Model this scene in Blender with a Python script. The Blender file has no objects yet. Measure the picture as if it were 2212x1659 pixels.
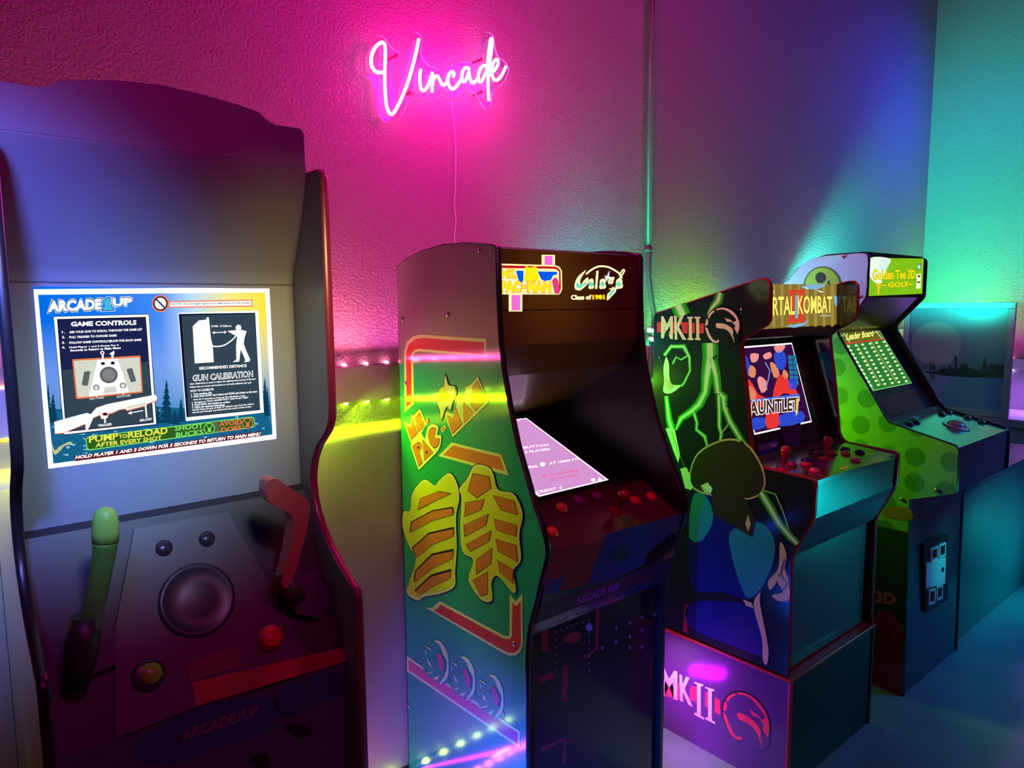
import bpy, bmesh, math, random
from mathutils import Vector, Matrix
from mathutils.geometry import tessellate_polygon
random.seed(7)
SC = bpy.context.scene
COL = SC.collection
V = Vector

# ------------------------------------------------------------------ camera
FPX, CX, CY = 1534.0, 1106.0, 829.5
CAMH = V((0, 0, 1.40))
_a = V((2940 - CX, 643 - CY, FPX)).normalized()
_b = V((-185 - CX, 665 - CY, FPX)); _b = (_b - _a * _a.dot(_b)).normalized()
_u = _a.cross(_b)                                   # world x, y, z axes seen from the camera (right, down, forward)
camd = bpy.data.cameras.new('camera'); cam = bpy.data.objects.new('camera', camd); COL.objects.link(cam)
camd.sensor_width = 36; camd.lens = FPX / 2212 * 36; camd.clip_start = 0.02
m = Matrix(((_a.x, -_a.y, -_a.z, 0), (_b.x, -_b.y, -_b.z, 0), (_u.x, -_u.y, -_u.z, CAMH.z), (0, 0, 0, 1)))
cam.matrix_world = m
SC.camera = cam

def ray(px, py):
    d = V((px - CX, py - CY, FPX))
    return V((_a.dot(d), _b.dot(d), _u.dot(d)))

# ------------------------------------------------------------------ world, exposure
w = bpy.data.worlds.new('world'); SC.world = w; w.use_nodes = True
w.node_tree.nodes['Background'].inputs[0].default_value = (0.3, 0.02, 0.6, 1)
w.node_tree.nodes['Background'].inputs[1].default_value = 0.006
SC.view_settings.view_transform = 'Standard'; SC.view_settings.look = 'None'
SC.view_settings.exposure = 0; SC.view_settings.gamma = 1
SC.cycles.max_bounces = 6; SC.cycles.sample_clamp_indirect = 4; SC.cycles.sample_clamp_direct = 60
SC.cycles.caustics_reflective = False; SC.cycles.caustics_refractive = False

# ------------------------------------------------------------------ lamps: strips, neon and added fills
def lamp(name, loc, aim, col, energy, sx=.2, sy=.2, spread=180, kind='AREA', spot=60, blend=1.0, rad=.1, spec=1.0):
    l = bpy.data.lights.new(name, kind); o = bpy.data.objects.new(name, l); COL.objects.link(o)
    l.color = col; l.energy = energy
    if kind == 'AREA':
        l.shape = 'RECTANGLE'; l.size = sx; l.size_y = sy; l.spread = math.radians(spread)
    if kind == 'SPOT':
        l.spot_size = math.radians(spot); l.spot_blend = blend; l.shadow_soft_size = rad
    if kind == 'POINT':
        l.shadow_soft_size = rad
    o.location = loc
    o.rotation_euler = (V(aim) - V(loc)).to_track_quat('-Z', 'Y').to_euler()
    return o

#LAMPS
# position, aim, colour, watts, size : strips on the wall board (up / down), gaps, floor strips and fills, corner fills, neon, added wall fills and spots
lamp('strip_up_0', (-0.3, 1.8, 1.245), (-0.3, 1.84, 1.45), (1.0, 0.249, 0.152), 1.18, 0.3, 0.01, spread=110)
lamp('strip_up_1', (.1, 1.8, 1.245), (.1, 1.84, 1.45), (1, .12, .15), 1.1, .3, .01, spread=110)
lamp('strip_up_2', (.5, 1.8, 1.245), (.5, 1.84, 1.45), (1, .12, .25), 1.6, .3, .01, spread=110)
lamp('strip_up_3', (.85, 1.8, 1.245), (.85, 1.84, 1.45), (1, .16, .30), 1.6, .3, .01, spread=110)
lamp('strip_up_4', (1.15, 1.8, 1.245), (1.15, 1.84, 1.45), (1.0, 0.086, 0.502), 0.733, 0.3, 0.01, spread=110)
lamp('strip_up_5', (1.45, 1.8, 1.245), (1.45, 1.84, 1.45), (1.0, 0.082, 0.314), 1.129, 0.3, 0.01, spread=110)
lamp('strip_up_6', (1.74, 1.8, 1.245), (1.76, 1.84, 1.42), (0, .80, .95), 2.0, .24, .01, spread=90)
lamp('strip_up_7', (2.0, 1.8, 1.245), (2.0, 1.84, 1.42), (0, .9, .75), 2.2, .3, .01, spread=100)
lamp('strip_up_8', (2.3, 1.8, 1.245), (2.3, 1.84, 1.42), (.1, .9, .2), 1.5, .3, .01, spread=100)
lamp('strip_up_9', (2.6, 1.8, 1.245), (2.6, 1.84, 1.42), (.3, .9, .03), 1.8, .3, .01, spread=100)
lamp('strip_up_10', (2.9, 1.8, 1.245), (2.9, 1.84, 1.45), (0.281, 0.624, 1.0), 0.691, 0.3, 0.01, spread=110)
lamp('strip_up_11', (3.3, 1.8, 1.245), (3.3, 1.84, 1.45), (0.353, 0.55, 1.0), 0.231, 0.3, 0.01, spread=110)
lamp('strip_up_12', (3.8, 1.8, 1.245), (3.8, 1.84, 1.45), (0.183, 0.313, 1.0), 0.338, 0.3, 0.01, spread=110)
lamp('strip_up_13', (4.3, 1.8, 1.245), (4.3, 1.84, 1.45), (0.206, 0.357, 1.0), 0.256, 0.3, 0.01, spread=110)
lamp('strip_down_0', (-0.3, 1.795, 1.112), (-0.3, 1.8, 0.9), (1.0, 0.839, 0.0), 0.97, 0.3, 0.01, spread=110)
lamp('strip_down_1', (0.1, 1.795, 1.112), (0.1, 1.8, 0.9), (1.0, 0.991, 0.0), 0.896, 0.3, 0.01, spread=110)
lamp('strip_down_2', (0.5, 1.795, 1.112), (0.5, 1.8, 0.9), (0.781, 1.0, 0.0), 1.085, 0.3, 0.01, spread=110)
lamp('strip_down_3', (0.85, 1.795, 1.112), (0.85, 1.8, 0.9), (0.687, 1.0, 0.0), 0.729, 0.3, 0.01, spread=110)
lamp('strip_down_4', (1.15, 1.795, 1.112), (1.15, 1.8, 0.9), (0.533, 1.0, 0.0), 0.647, 0.3, 0.01, spread=110)
lamp('strip_down_5', (1.65, 1.795, 1.112), (1.65, 1.8, 0.9), (0.153, 1.0, 0.0), 1.17, 0.3, 0.01, spread=110)
lamp('strip_down_6', (2.0, 1.795, 1.112), (2.0, 1.8, 0.9), (0.103, 1.0, 0.021), 1.161, 0.3, 0.01, spread=110)
lamp('strip_down_7', (2.4, 1.795, 1.112), (2.4, 1.8, 0.9), (0.051, 1.0, 0.102), 0.978, 0.3, 0.01, spread=110)
lamp('strip_down_8', (2.9, 1.795, 1.112), (2.9, 1.8, 0.9), (0.0, 1.0, 0.715), 0.126, 0.3, 0.01, spread=110)
lamp('strip_down_9', (3.5, 1.795, 1.112), (3.5, 1.8, 0.9), (0.0, 0.442, 1.0), 0.163, 0.3, 0.01, spread=110)
lamp('strip_down_10', (4.2, 1.795, 1.112), (4.2, 1.8, 0.9), (0.054, 0.215, 1.0), 0.168, 0.3, 0.01, spread=110)
lamp('gap_green_low', (.82, 1.74, 1.115), (1.06, 1.42, .78), (.50, 1, 0), 1.9, .34, .008)
lamp('gap_green_high', (.82, 1.77, 1.238), (1.06, 1.4, 1.45), (1, .05, .35), .45, .34, .008)
lamp('gap_lightning_high', (1.66, 1.76, 1.245), (1.82, 1.25, 1.3), (0.0, 0.867, 1.0), 1.716, 0.14, 0.02)
lamp('gap_lightning_low', (1.64, 1.7, 1.115), (1.82, 1.0, 0.95), (0.227, 1.0, 0.0), 4.833, 0.14, 0.03)
lamp('gap_golf_low', (2.44, 1.70, 1.115), (2.6, 1.38, 1.02), (.45, 1, 0), 3.4, .14, .03, spread=80)
lamp('gap_golf_high', (2.46, 1.76, 1.245), (2.6, 1.35, 1.5), (.15, .5, 1), 4.5, .14, .03, spread=110)
lamp('gap_left', (0.02, 1.7, 1.115), (0.05, 1.75, 0.3), (0.878, 1.0, 0.0), 1.207, 0.2, 0.02)
lamp('floor_blue', (.70, .98, .13), (1.05, 1.20, .13), (.01, .09, 1), 5, .03, .1, spread=90)  # added low lamp, blues the foot of the cabinet side
lamp('floor_violet', (.86, 1.63, .02), (.95, 1.4, .03), (.5, .01, 1), .30, .36, .006)
lamp('floor_rose', (.80, 1.60, .02), (.80, 1.75, .25), (1, .30, .5), .22, .06, .01)
lamp('floor_purple', (1.63, 1.33, .15), (1.81, 1.22, .20), (.50, .0, 1), 1.8, .10, .02)  # added lamp out of sight behind the cabinet, tints the riser side purple
lamp('floor_pale', (1.68, 1.30, .34), (1.70, 1.25, 0), (.687, .677, 1.0), .9, .06, .06)  # added low lamp brightening the floor between the cabinets
lamp('right_up', (4.99, 1.5, 1.07), (5.04, 1.5, 1.35), (1.0, 0.0, 0.389), 2.758, 0.015, 0.35)
lamp('right_down', (4.98, 1.5, 0.96), (5.02, 1.5, 0.5), (0.469, 0.144, 1.0), 4.218, 0.015, 0.35)
lamp('right_up', (4.99, 1.1, 1.07), (5.04, 1.1, 1.35), (1.0, 0.0, 0.389), 2.758, 0.015, 0.35)
lamp('right_down', (4.98, 1.1, 0.96), (5.02, 1.1, 0.5), (0.469, 0.144, 1.0), 4.218, 0.015, 0.35)
lamp('corner_fill_low', (4.86, 1.6, 1.22), (5.05, 1.64, 1.5), (0.0, 1.0, 0.167), 7.749, 0.12, 0.2)  # added lamp hidden behind the picture, greens the corner wall
lamp('corner_fill_high', (3.2, 1.76, 1.40), (5.05, 1.50, 2.15), (0, .95, .72), 330, kind='SPOT', spot=62, rad=.05)  # added spot behind the golf cabinet, throws teal on the right wall
lamp('corner_blue', (4.8, .75, 2.6), (4.55, 1.85, 2.4), (.02, 0, 1), 5, .3, .3, spread=80)  # added out-of-view fill, blues the right end of the back wall
lamp('corner_pale', (3.6, 1.80, 1.25), (3.6, 1.84, 1.6), (.5, .55, .7), 3.0, .3, .02, spread=110)
lamp('neon_wash', (1.28, 1.74, 2.07), (1.28, 1.85, 2.07), (1, 0, .29), 2.4, .40, .16)
lamp('neon_wash_wide', (1.28, 1.36, 2.1), (1.28, 1.85, 2.07), (1, 0, .36), 27, kind='POINT', rad=.08)  # added point before the sign, spreads its glow over the wall
lamp('magenta_wall_fill', (.2, -1.2, 3.0), (.6, 1.85, 2.3), (1, 0, .55), 8, .5, .5, spread=110)  # added fill from behind the camera, magenta on the wall
lamp('violet_wall_fill', (3.4, -.8, 3.1), (3.6, 1.85, 2.6), (.26, 0, 1), 7.5, .5, .5, spread=90)  # added unseen fill, violet on the right part of the wall
lamp('crimson_wall_fill', (2.2, 0.2, 3.1), (2.1, 1.85, 2.3), (1.0, 0.0, 0.312), 2.506, 0.3, 0.3, spread=80)  # added unseen fill, crimson on the wall above the middle cabinets
lamp('blue_spot', (-.25, .25, 2.1), (.10, 1.43, 1.34), (.10, .16, 1), 330, kind='SPOT', spot=31, rad=.12)  # added spot, imitates blue screen haze on the left bezel
lamp('pale_spot', (.25, .0, 2.2), (.33, 1.43, 1.2), (.34, .78, 1), 190, kind='SPOT', spot=20, rad=.12)  # added spot, imitates pale haze around the left screen
lamp('yellow_spot', (.6, .2, 2.1), (.57, 1.40, 1.32), (1, .90, .25), 115, kind='SPOT', spot=19, rad=.12)  # added spot, imitates yellowish haze right of the left screen
lamp('amber_spot', (1.1, .4, 2.2), (1.22, 1.30, 1.46), (1, .62, .10), 30, kind='SPOT', spot=18, rad=.1)  # added spot, warm marquee spill on the green cabinet front
lamp('copper_spot', (2.3, .4, 2.2), (2.15, 1.15, 1.36), (1, .66, .25), 17, kind='SPOT', spot=22, rad=.1)  # added spot, brown marquee spill on the lightning cabinet bezel
lamp('olive_spot', (2.9, .45, .95), (2.87, 1.2, 1.36), (.9, .95, .0), 9, kind='SPOT', spot=28, rad=.1)  # added spot from below, olive glow under the golf marquee
lamp('rose_fill_lamp', (0.9, -0.6, 1.9), (0.6, 1.2, 0.6), (1.0, 0.032, 0.232), 0.737, 0.4, 0.4, spread=120)
lamp('teal_floor_lamp', (2.95, .30, .50), (2.2, .95, .50), (0, .9, .95), .45, .12, .2, spread=60)
lamp('blue_floor_lamp', (3.5, -.3, 1.9), (3.3, .5, 0), (0, .30, 1), 5, .4, .4, spread=90)
lamp('deck_spot', (2.80, .30, .45), (2.42, .90, .92), (0, 1, .80), 12, kind='SPOT', spot=22, rad=.03)  # added spot, teal glow on the lightning cabinet deck front
lamp('coin_spot', (3.35, .15, .95), (2.93, .94, .46), (0, 1, .90), 26, kind='SPOT', spot=17, rad=.03)  # added spot, teal glow around the coin door
lamp('right_low_blue', (4.0, .1, 1.6), (3.6, .9, .4), (.0, .30, 1), 2.4, .3, .3, spread=90)
lamp('cyan_edge_lamp', (4.1, .35, .30), (3.8, .95, .25), (0, .9, .9), 2.0, .15, .15, spread=70)
# colours of the LED dots along the strips
UP = [(-.3, (1, .25, .15), .3), (0.1, (1, .3, .2), .3), (.5, (1, .28, .25), .4), (.85, (1, .22, .25), .55), (1.15, (1, .05, .40), .35), (1.45, (1, .08, .30), .3),
      (1.72, (0, .75, .70), .9), (2.0, (0, .8, .55), .75), (2.3, (.02, .8, .25), .6), (2.6, (.12, .7, .03), .5), (2.9, (.15, .3, .5), .35),
      (3.3, (.2, .3, .55), .35), (3.8, (.15, .25, .8), .35), (4.3, (.15, .25, .7), .3)]
DN = [(-.3, (.95, .8, .0), .5), (0.1, (.9, .9, .0), .5), (.5, (.75, 1, 0), .6), (.85, (.6, 1, 0), .8), (1.15, (.45, 1, 0), .5), (1.65, (.15, 1, 0), .6), (2.0, (.1, 1, .02), .6),
      (2.4, (.05, 1, .1), .5), (2.9, (0, .7, .5), .3), (3.5, (0, .4, .9), .3), (4.2, (.05, .2, .9), .3)]
#ENDLAMPS

# ------------------------------------------------------------------ materials
MATS = {}
def mat(name, col, rough=.5, metal=0, coat=0, bump=None, noise=None, spec=.5, trans=0):
    if name in MATS: return MATS[name]
    mt = bpy.data.materials.new(name); mt.use_nodes = True; nt = mt.node_tree; b = nt.nodes['Principled BSDF']
    b.inputs['Base Color'].default_value = (*col, 1); b.inputs['Roughness'].default_value = rough
    b.inputs['Metallic'].default_value = metal; b.inputs['Coat Weight'].default_value = coat
    b.inputs['Coat Roughness'].default_value = .12; b.inputs['Specular IOR Level'].default_value = spec
    tc = nt.nodes.new('ShaderNodeTexCoord')
    if noise:                                        # slight colour variation: (scale, amount)
        n = nt.nodes.new('ShaderNodeTexNoise'); n.inputs['Scale'].default_value = noise[0]; n.inputs['Detail'].default_value = 6
        r = nt.nodes.new('ShaderNodeMix'); r.data_type = 'RGBA'
        r.inputs[6].default_value = (*[c * (1 - noise[1]) for c in col], 1); r.inputs[7].default_value = (*[min(1, c * (1 + noise[1])) for c in col], 1)
        nt.links.new(tc.outputs['Object'], n.inputs['Vector']); nt.links.new(n.outputs['Fac'], r.inputs[0]); nt.links.new(r.outputs[2], b.inputs['Base Color'])
    if bump:                                         # (scale, distance, strength)
        n = nt.nodes.new('ShaderNodeTexNoise'); n.inputs['Scale'].default_value = bump[0]; n.inputs['Detail'].default_value = 3
        bp = nt.nodes.new('ShaderNodeBump'); bp.inputs['Distance'].default_value = bump[1]; bp.inputs['Strength'].default_value = bump[2]
        nt.links.new(tc.outputs['Object'], n.inputs['Vector']); nt.links.new(n.outputs['Fac'], bp.inputs['Height']); nt.links.new(bp.outputs[0], b.inputs['Normal'])
    MATS[name] = mt
    return mt

def emis(name, col, s=1.0):
    if name in MATS: return MATS[name]
    mt = bpy.data.materials.new(name); mt.use_nodes = True; nt = mt.node_tree; nt.nodes.clear()
    e = nt.nodes.new('ShaderNodeEmission'); e.inputs[0].default_value = (*col, 1); e.inputs[1].default_value = s
    o = nt.nodes.new('ShaderNodeOutputMaterial'); nt.links.new(e.outputs[0], o.inputs[0])
    MATS[name] = mt
    return mt

def srgb(r, g, b):
    f = lambda c: (c / 255 / 12.92) if c / 255 <= .04045 else ((c / 255 + .055) / 1.055) ** 2.4
    return (f(r), f(g), f(b))

def stucco():
    mt = bpy.data.materials.new('stucco'); mt.use_nodes = True; nt = mt.node_tree; b = nt.nodes['Principled BSDF']
    b.inputs['Base Color'].default_value = (.26, .25, .25, 1); b.inputs['Roughness'].default_value = .42
    tc = nt.nodes.new('ShaderNodeTexCoord')
    n = nt.nodes.new('ShaderNodeTexNoise'); n.inputs['Scale'].default_value = 120; n.inputs['Detail'].default_value = 4; n.inputs['Roughness'].default_value = .55
    rp = nt.nodes.new('ShaderNodeValToRGB'); rp.color_ramp.elements[0].position = .42; rp.color_ramp.elements[1].position = .62
    bp = nt.nodes.new('ShaderNodeBump'); bp.inputs['Distance'].default_value = .003; bp.inputs['Strength'].default_value = .8
    nt.links.new(tc.outputs['Object'], n.inputs['Vector']); nt.links.new(n.outputs['Fac'], rp.inputs[0]); nt.links.new(rp.outputs[0], bp.inputs['Height'])
    nt.links.new(bp.outputs[0], b.inputs['Normal'])
    return mt

def dotted(name, base, dot, scale):
    """procedural polka dots in the object's y-z plane"""
    mt = mat(name, base, .35, coat=.3); nt = mt.node_tree; b = nt.nodes['Principled BSDF']
    tc = nt.nodes.new('ShaderNodeTexCoord'); sp = nt.nodes.new('ShaderNodeSeparateXYZ'); cb = nt.nodes.new('ShaderNodeCombineXYZ')
    nt.links.new(tc.outputs['Object'], sp.inputs[0]); nt.links.new(sp.outputs[1], cb.inputs[0]); nt.links.new(sp.outputs[2], cb.inputs[1])
    vo = nt.nodes.new('ShaderNodeTexVoronoi'); vo.inputs['Scale'].default_value = scale; vo.inputs['Randomness'].default_value = .25; vo.voronoi_dimensions = '2D'
    rp = nt.nodes.new('ShaderNodeValToRGB'); rp.color_ramp.elements[0].position = .33; rp.color_ramp.elements[1].position = .36
    rp.color_ramp.elements[0].color = (*dot, 1); rp.color_ramp.elements[1].color = (*base, 1)
    nt.links.new(cb.outputs[0], vo.inputs['Vector']); nt.links.new(vo.outputs['Distance'], rp.inputs[0]); nt.links.new(rp.outputs[0], b.inputs['Base Color'])
    return mt

# ------------------------------------------------------------------ object helpers
def setp(o, label=None, cat=None, group=None, kind=None):
    if label: o['label'] = label
    if cat: o['category'] = cat
    if group: o['group'] = group
    if kind: o['kind'] = kind
    return o

def thing(name, loc, label, cat, group=None):
    o = bpy.data.objects.new(name, None); COL.objects.link(o); o.location = loc; o.empty_display_size = .05
    return setp(o, label, cat, group)

class MB:
    """collects polygons with materials, then becomes ONE mesh object"""
    def __init__(s): s.v = []; s.f = []; s.m = []; s.mats = []; s.sm = []
    def mi(s, mt):
        if mt not in s.mats: s.mats.append(mt)
        return s.mats.index(mt)
    def add(s, verts, faces, mt, smooth=False):
        k = len(s.v); s.v += [V(p) for p in verts]; i = s.mi(mt)
        for f in faces: s.f.append([k + j for j in f]); s.m.append(i); s.sm.append(smooth)
    def box(s, a, b, mt):
        (x0, y0, z0), (x1, y1, z1) = a, b
        vs = [(x0, y0, z0), (x1, y0, z0), (x1, y1, z0), (x0, y1, z0), (x0, y0, z1), (x1, y0, z1), (x1, y1, z1), (x0, y1, z1)]
        s.add(vs, [(0, 3, 2, 1), (4, 5, 6, 7), (0, 1, 5, 4), (1, 2, 6, 5), (2, 3, 7, 6), (3, 0, 4, 7)], mt)
    def prism(s, pts, off, mt):
        """closed 3D polygon pts swept by the vector off"""
        n = len(pts); pts = [V(p) for p in pts]; off = V(off)
        tris = tessellate_polygon([pts])
        s.add(pts, [t for t in tris], mt); s.add([p + off for p in pts], [t[::-1] for t in tris], mt)
        s.add(pts + [p + off for p in pts], [(i, (i + 1) % n, n + (i + 1) % n, n + i) for i in range(n)], mt)
    def tube(s, pts, rad, mt, n=10, cap=True, flat=1.0):
        pts = [V(p) for p in pts]; rad = rad if isinstance(rad, (list, tuple)) else [rad] * len(pts)
        up = V((0.13, 0.2, 1)); vs = []
        t0 = (pts[1] - pts[0]).normalized(); nx = t0.cross(up)
        if nx.length < .1: nx = t0.cross(V((0, 1, 0.1)))
        nx.normalize()
        for i, p in enumerate(pts):
            t = (pts[min(i + 1, len(pts) - 1)] - pts[max(i - 1, 0)]).normalized()
            nx = (nx - t * nx.dot(t)).normalized(); ny = t.cross(nx)
            for k in range(n):
                a = 2 * math.pi * k / n; vs.append(p + (nx * math.cos(a) + ny * math.sin(a) * flat) * rad[i])
        fs = [(i * n + k, i * n + (k + 1) % n, (i + 1) * n + (k + 1) % n, (i + 1) * n + k) for i in range(len(pts) - 1) for k in range(n)]
        if cap: fs += [tuple(range(n))[::-1], tuple(range((len(pts) - 1) * n, len(pts) * n))]
        s.add(vs, fs, mt, True)
    def lathe(s, o, axis, prof, mt, n=24):
        """prof: (radius, height along axis)"""
        axis = V(axis).normalized(); nx = axis.orthogonal().normalized(); ny = axis.cross(nx); o = V(o); vs = []
        for r, h in prof:
            for k in range(n):
                a = 2 * math.pi * k / n; vs.append(o + axis * h + (nx * math.cos(a) + ny * math.sin(a)) * max(r, 1e-5))
        fs = [(i * n + k, i * n + (k + 1) % n, (i + 1) * n + (k + 1) % n, (i + 1) * n + k) for i in range(len(prof) - 1) for k in range(n)]
        fs += [tuple(range(n))[::-1], tuple(range((len(prof) - 1) * n, len(prof) * n))]
        s.add(vs, fs, mt, True)
    def build(s, name, parent=None, loc=None, bevel=0):
        me = bpy.data.meshes.new(name); o = bpy.data.objects.new(name, me); COL.objects.link(o)
        org = parent.location.copy() if parent is not None and parent.type == 'EMPTY' else (V(loc) if loc else V((0, 0, 0)))
        if parent is not None and parent.type != 'EMPTY':
            g = parent.parent; org = g.location.copy() if g else parent.location.copy()
        me.from_pydata([tuple(p - org) for p in s.v], [], [tuple(f) for f in s.f])
        for mt in s.mats: me.materials.append(mt)
        for p, i, sm in zip(me.polygons, s.m, s.sm): p.material_index = i; p.use_smooth = sm
        me.update()
        if parent is not None: o.parent = parent
        else: o.location = org
        if bevel:
            b = o.modifiers.new('bevel', 'BEVEL'); b.width = bevel; b.segments = 2; b.limit_method = 'ANGLE'; b.angle_limit = .7
        return o

def rounded(pts, r=.01, n=4):
    """round the corners of a closed 2D polygon"""
    out = []; L = len(pts)
    for i in range(L):
        p0, p1, p2 = V(pts[i - 1]), V(pts[i]), V(pts[(i + 1) % L])
        a = (p0 - p1); b = (p2 - p1); k = min(r, a.length * .45, b.length * .45)
        if a.length < 1e-6 or b.length < 1e-6 or abs(a.normalized().dot(b.normalized())) > .995: out.append(tuple(p1)); continue
        q0 = p1 + a.normalized() * k; q2 = p1 + b.normalized() * k
        for j in range(n + 1):
            t = j / n; out.append(tuple(q0 * (1 - t) ** 2 + p1 * 2 * t * (1 - t) + q2 * t * t))
    return out

def smooth(pts, n=6, closed=False):
    """Catmull-Rom through the points"""
    P = [V(p) for p in pts]; L = len(P); out = []
    rng = range(L) if closed else range(L - 1)
    for i in rng:
        g = lambda k: P[k % L] if closed else P[max(0, min(L - 1, k))]
        p0, p1, p2, p3 = g(i - 1), g(i), g(i + 1), g(i + 2)
        for j in range(n):
            t = j / n
            out.append(.5 * ((2 * p1) + (p2 - p0) * t + (2 * p0 - 5 * p1 + 4 * p2 - p3) * t * t + (3 * p1 - p0 - 3 * p2 + p3) * t ** 3))
    if not closed: out.append(P[-1])
    return [tuple(p) for p in out]

# ------------------------------------------------------------------ lettering (built-in font turned into mesh)
_tc = {}
def glyphs(txt, bold=0.0, shear=0.0, space=1.0):
    k = (txt, bold, shear, space)
    if k in _tc: return _tc[k]
    c = bpy.data.curves.new('t', 'FONT'); c.body = txt; c.offset = bold; c.shear = shear; c.resolution_u = 2; c.space_character = space
    o = bpy.data.objects.new('t', c); COL.objects.link(o)
    dg = bpy.context.evaluated_depsgraph_get()
    me = bpy.data.meshes.new_from_object(o.evaluated_get(dg))
    vs = [(p.co.x, p.co.y) for p in me.vertices]; fs = [tuple(p.vertices) for p in me.polygons]
    bpy.data.objects.remove(o); bpy.data.meshes.remove(me); bpy.data.curves.remove(c)
    x0 = min(v[0] for v in vs); x1 = max(v[0] for v in vs); y0 = min(v[1] for v in vs); y1 = max(v[1] for v in vs)
    vs = [((x - x0) / (x1 - x0), (y - y0) / (y1 - y0)) for x, y in vs]
    _tc[k] = (vs, fs, (x1 - x0) / (y1 - y0))
    return _tc[k]

class Art:
    """flat print on a real plane (point P, outward normal N): every figure lies a fraction of a millimetre over the panel"""
    def __init__(s, mb, P, N, step=.00025, clip=None):
        s.mb = mb; s.P = V(P); s.N = V(N).normalized(); s.step = step; s.L = 1
    def q(s, px, py):
        d = ray(px, py); return CAMH + d * ((s.P - CAMH).dot(s.N) / d.dot(s.N))
    def put(s, pts3, mt, L=None):
        L = s.L if L is None else L
        pts3 = [p + s.N * s.step * L for p in pts3]
        tr = tessellate_polygon([pts3]); n = (pts3[tr[0][1]] - pts3[tr[0][0]]).cross(pts3[tr[0][2]] - pts3[tr[0][0]])
        s.mb.add(pts3, [t if n.dot(s.N) > 0 else t[::-1] for t in tr], mt)
    def poly(s, pts, mt, L=None):
        s.put([s.q(*p) for p in pts], mt, L)
    def sm(s, pts, mt, L=None, n=4):
        s.poly(smooth(pts, n, True), mt, L)
    def ring(s, c, rx, ry, mt, L=None, n=28, rot=0):
        a0 = math.radians(rot)
        s.poly([(c[0] + rx * math.cos(a) * math.cos(a0) - ry * math.sin(a) * math.sin(a0), c[1] + rx * math.cos(a) * math.sin(a0) + ry * math.sin(a) * math.cos(a0)) for a in [2 * math.pi * k / n for k in range(n)]], mt, L)
    def line(s, pts, wd, mt, L=None):
        """stroke of pixel width wd, built as mitred quads"""
        L = s.L if L is None else L
        P = [V(p) for p in pts]; wd = wd if isinstance(wd, (list, tuple)) else [wd] * len(P)
        l, r = [], []
        for i, p in enumerate(P):
            t = (P[min(i + 1, len(P) - 1)] - P[max(i - 1, 0)]).normalized(); nn = V((-t.y, t.x))
            l.append(p + nn * wd[i] / 2); r.append(p - nn * wd[i] / 2)
        vs = [s.q(*p) + s.N * s.step * L for p in l + r]; n = len(P)
        s.mb.add(vs, [(i, i + 1, n + i + 1, n + i) for i in range(n - 1)], mt)
    def text(s, txt, quad, mt, L=None, bold=0.0, shear=0.0, space=1.0, grow=0):
        """quad: TL, TR, BR, BL"""
        L = s.L if L is None else L
        vs, fs, _ = glyphs(txt, bold, shear, space)
        tl, tr, br, bl = [V(p) for p in quad]
        if grow:
            c = (tl + tr + br + bl) / 4; ux = (tr - tl).normalized() * grow; uy = (tl - bl).normalized() * grow
            tl, tr, br, bl = tl - ux + uy, tr + ux + uy, br + ux - uy, bl - ux - uy
        A, B, C_, D = [s.q(*p) for p in (tl, tr, br, bl)]
        out = [(D * (1 - x) * (1 - y) + C_ * x * (1 - y) + A * (1 - x) * y + B * x * y) + s.N * s.step * L for x, y in vs]
        s.mb.add(out, fs, mt)

def tq(x0, y0, x1, y1, h0, h1=None):
    """text quad from baseline start/end and heights (pixels up)"""
    h1 = h0 if h1 is None else h1
    return [(x0, y0 - h0), (x1, y1 - h1), (x1, y1), (x0, y0)]

def panel(name, parent, prof, x0, x1, mt, art=None, edge=None):
    """cabinet side cut from board: y-z outline, thickness x0..x1; art(mb) adds the print"""
    mb = MB(); mb.prism([(x0, y, z) for y, z in prof], (x1 - x0, 0, 0), mt)
    if art: art(mb)
    return mb.build(name, parent)

def molding(parent, prof, x0, x1, mt, r=.0105):
    mb = MB(); xm = (x0 + x1) / 2; P = [V((xm, y, z)) for y, z in prof]
    w2 = (x1 - x0) / 2 + .0006; n = len(P); vs = []
    cy_ = sum(p.y for p in P) / n; cz_ = sum(p.z for p in P) / n
    for i, p in enumerate(P):
        t = (P[(i + 1) % n] - P[i - 1]); nn = V((0, t.z, -t.y)).normalized()
        sgn = 1
        vs += [p + V((-w2, 0, 0)) - nn * .001, p + V((-w2 * .7, 0, 0)) + nn * .0022, p + V((w2 * .7, 0, 0)) + nn * .0022, p + V((w2, 0, 0)) - nn * .001]
    fs = [(i * 4 + k, i * 4 + k + 1, ((i + 1) % n) * 4 + k + 1, ((i + 1) % n) * 4 + k) for i in range(n) for k in range(3)]
    mb.add(vs, fs, mt, True)
    return mb.build('edge_molding', parent)

def orient(prof):
    """outline ordered so that the molding normal (t.z,-t.y) points outward"""
    A = sum(prof[i - 1][0] * prof[i][1] - prof[i][0] * prof[i - 1][1] for i in range(len(prof)))
    return prof if A > 0 else prof[::-1]

def sheet(name, parent, line, xa, xb, mt, th=.012, art=None, bevel=0):
    """board bent along a y-z polyline (front surface), body behind it"""
    L = [V(p) for p in line]; back = []
    for i, p in enumerate(L):
        t = (L[min(i + 1, len(L) - 1)] - L[max(i - 1, 0)]).normalized(); nn = V((t.y, -t.x))
        if nn.x < 0 or (abs(nn.x) < 1e-3 and nn.y > 0): nn = -nn
        back.append(p + nn * th)
    pts = [(xa, p.x, p.y) for p in L + back[::-1]]
    mb = MB(); mb.prism(pts, (xb - xa, 0, 0), mt)
    if art: art(mb)
    return mb.build(name, parent, bevel=bevel)

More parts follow.
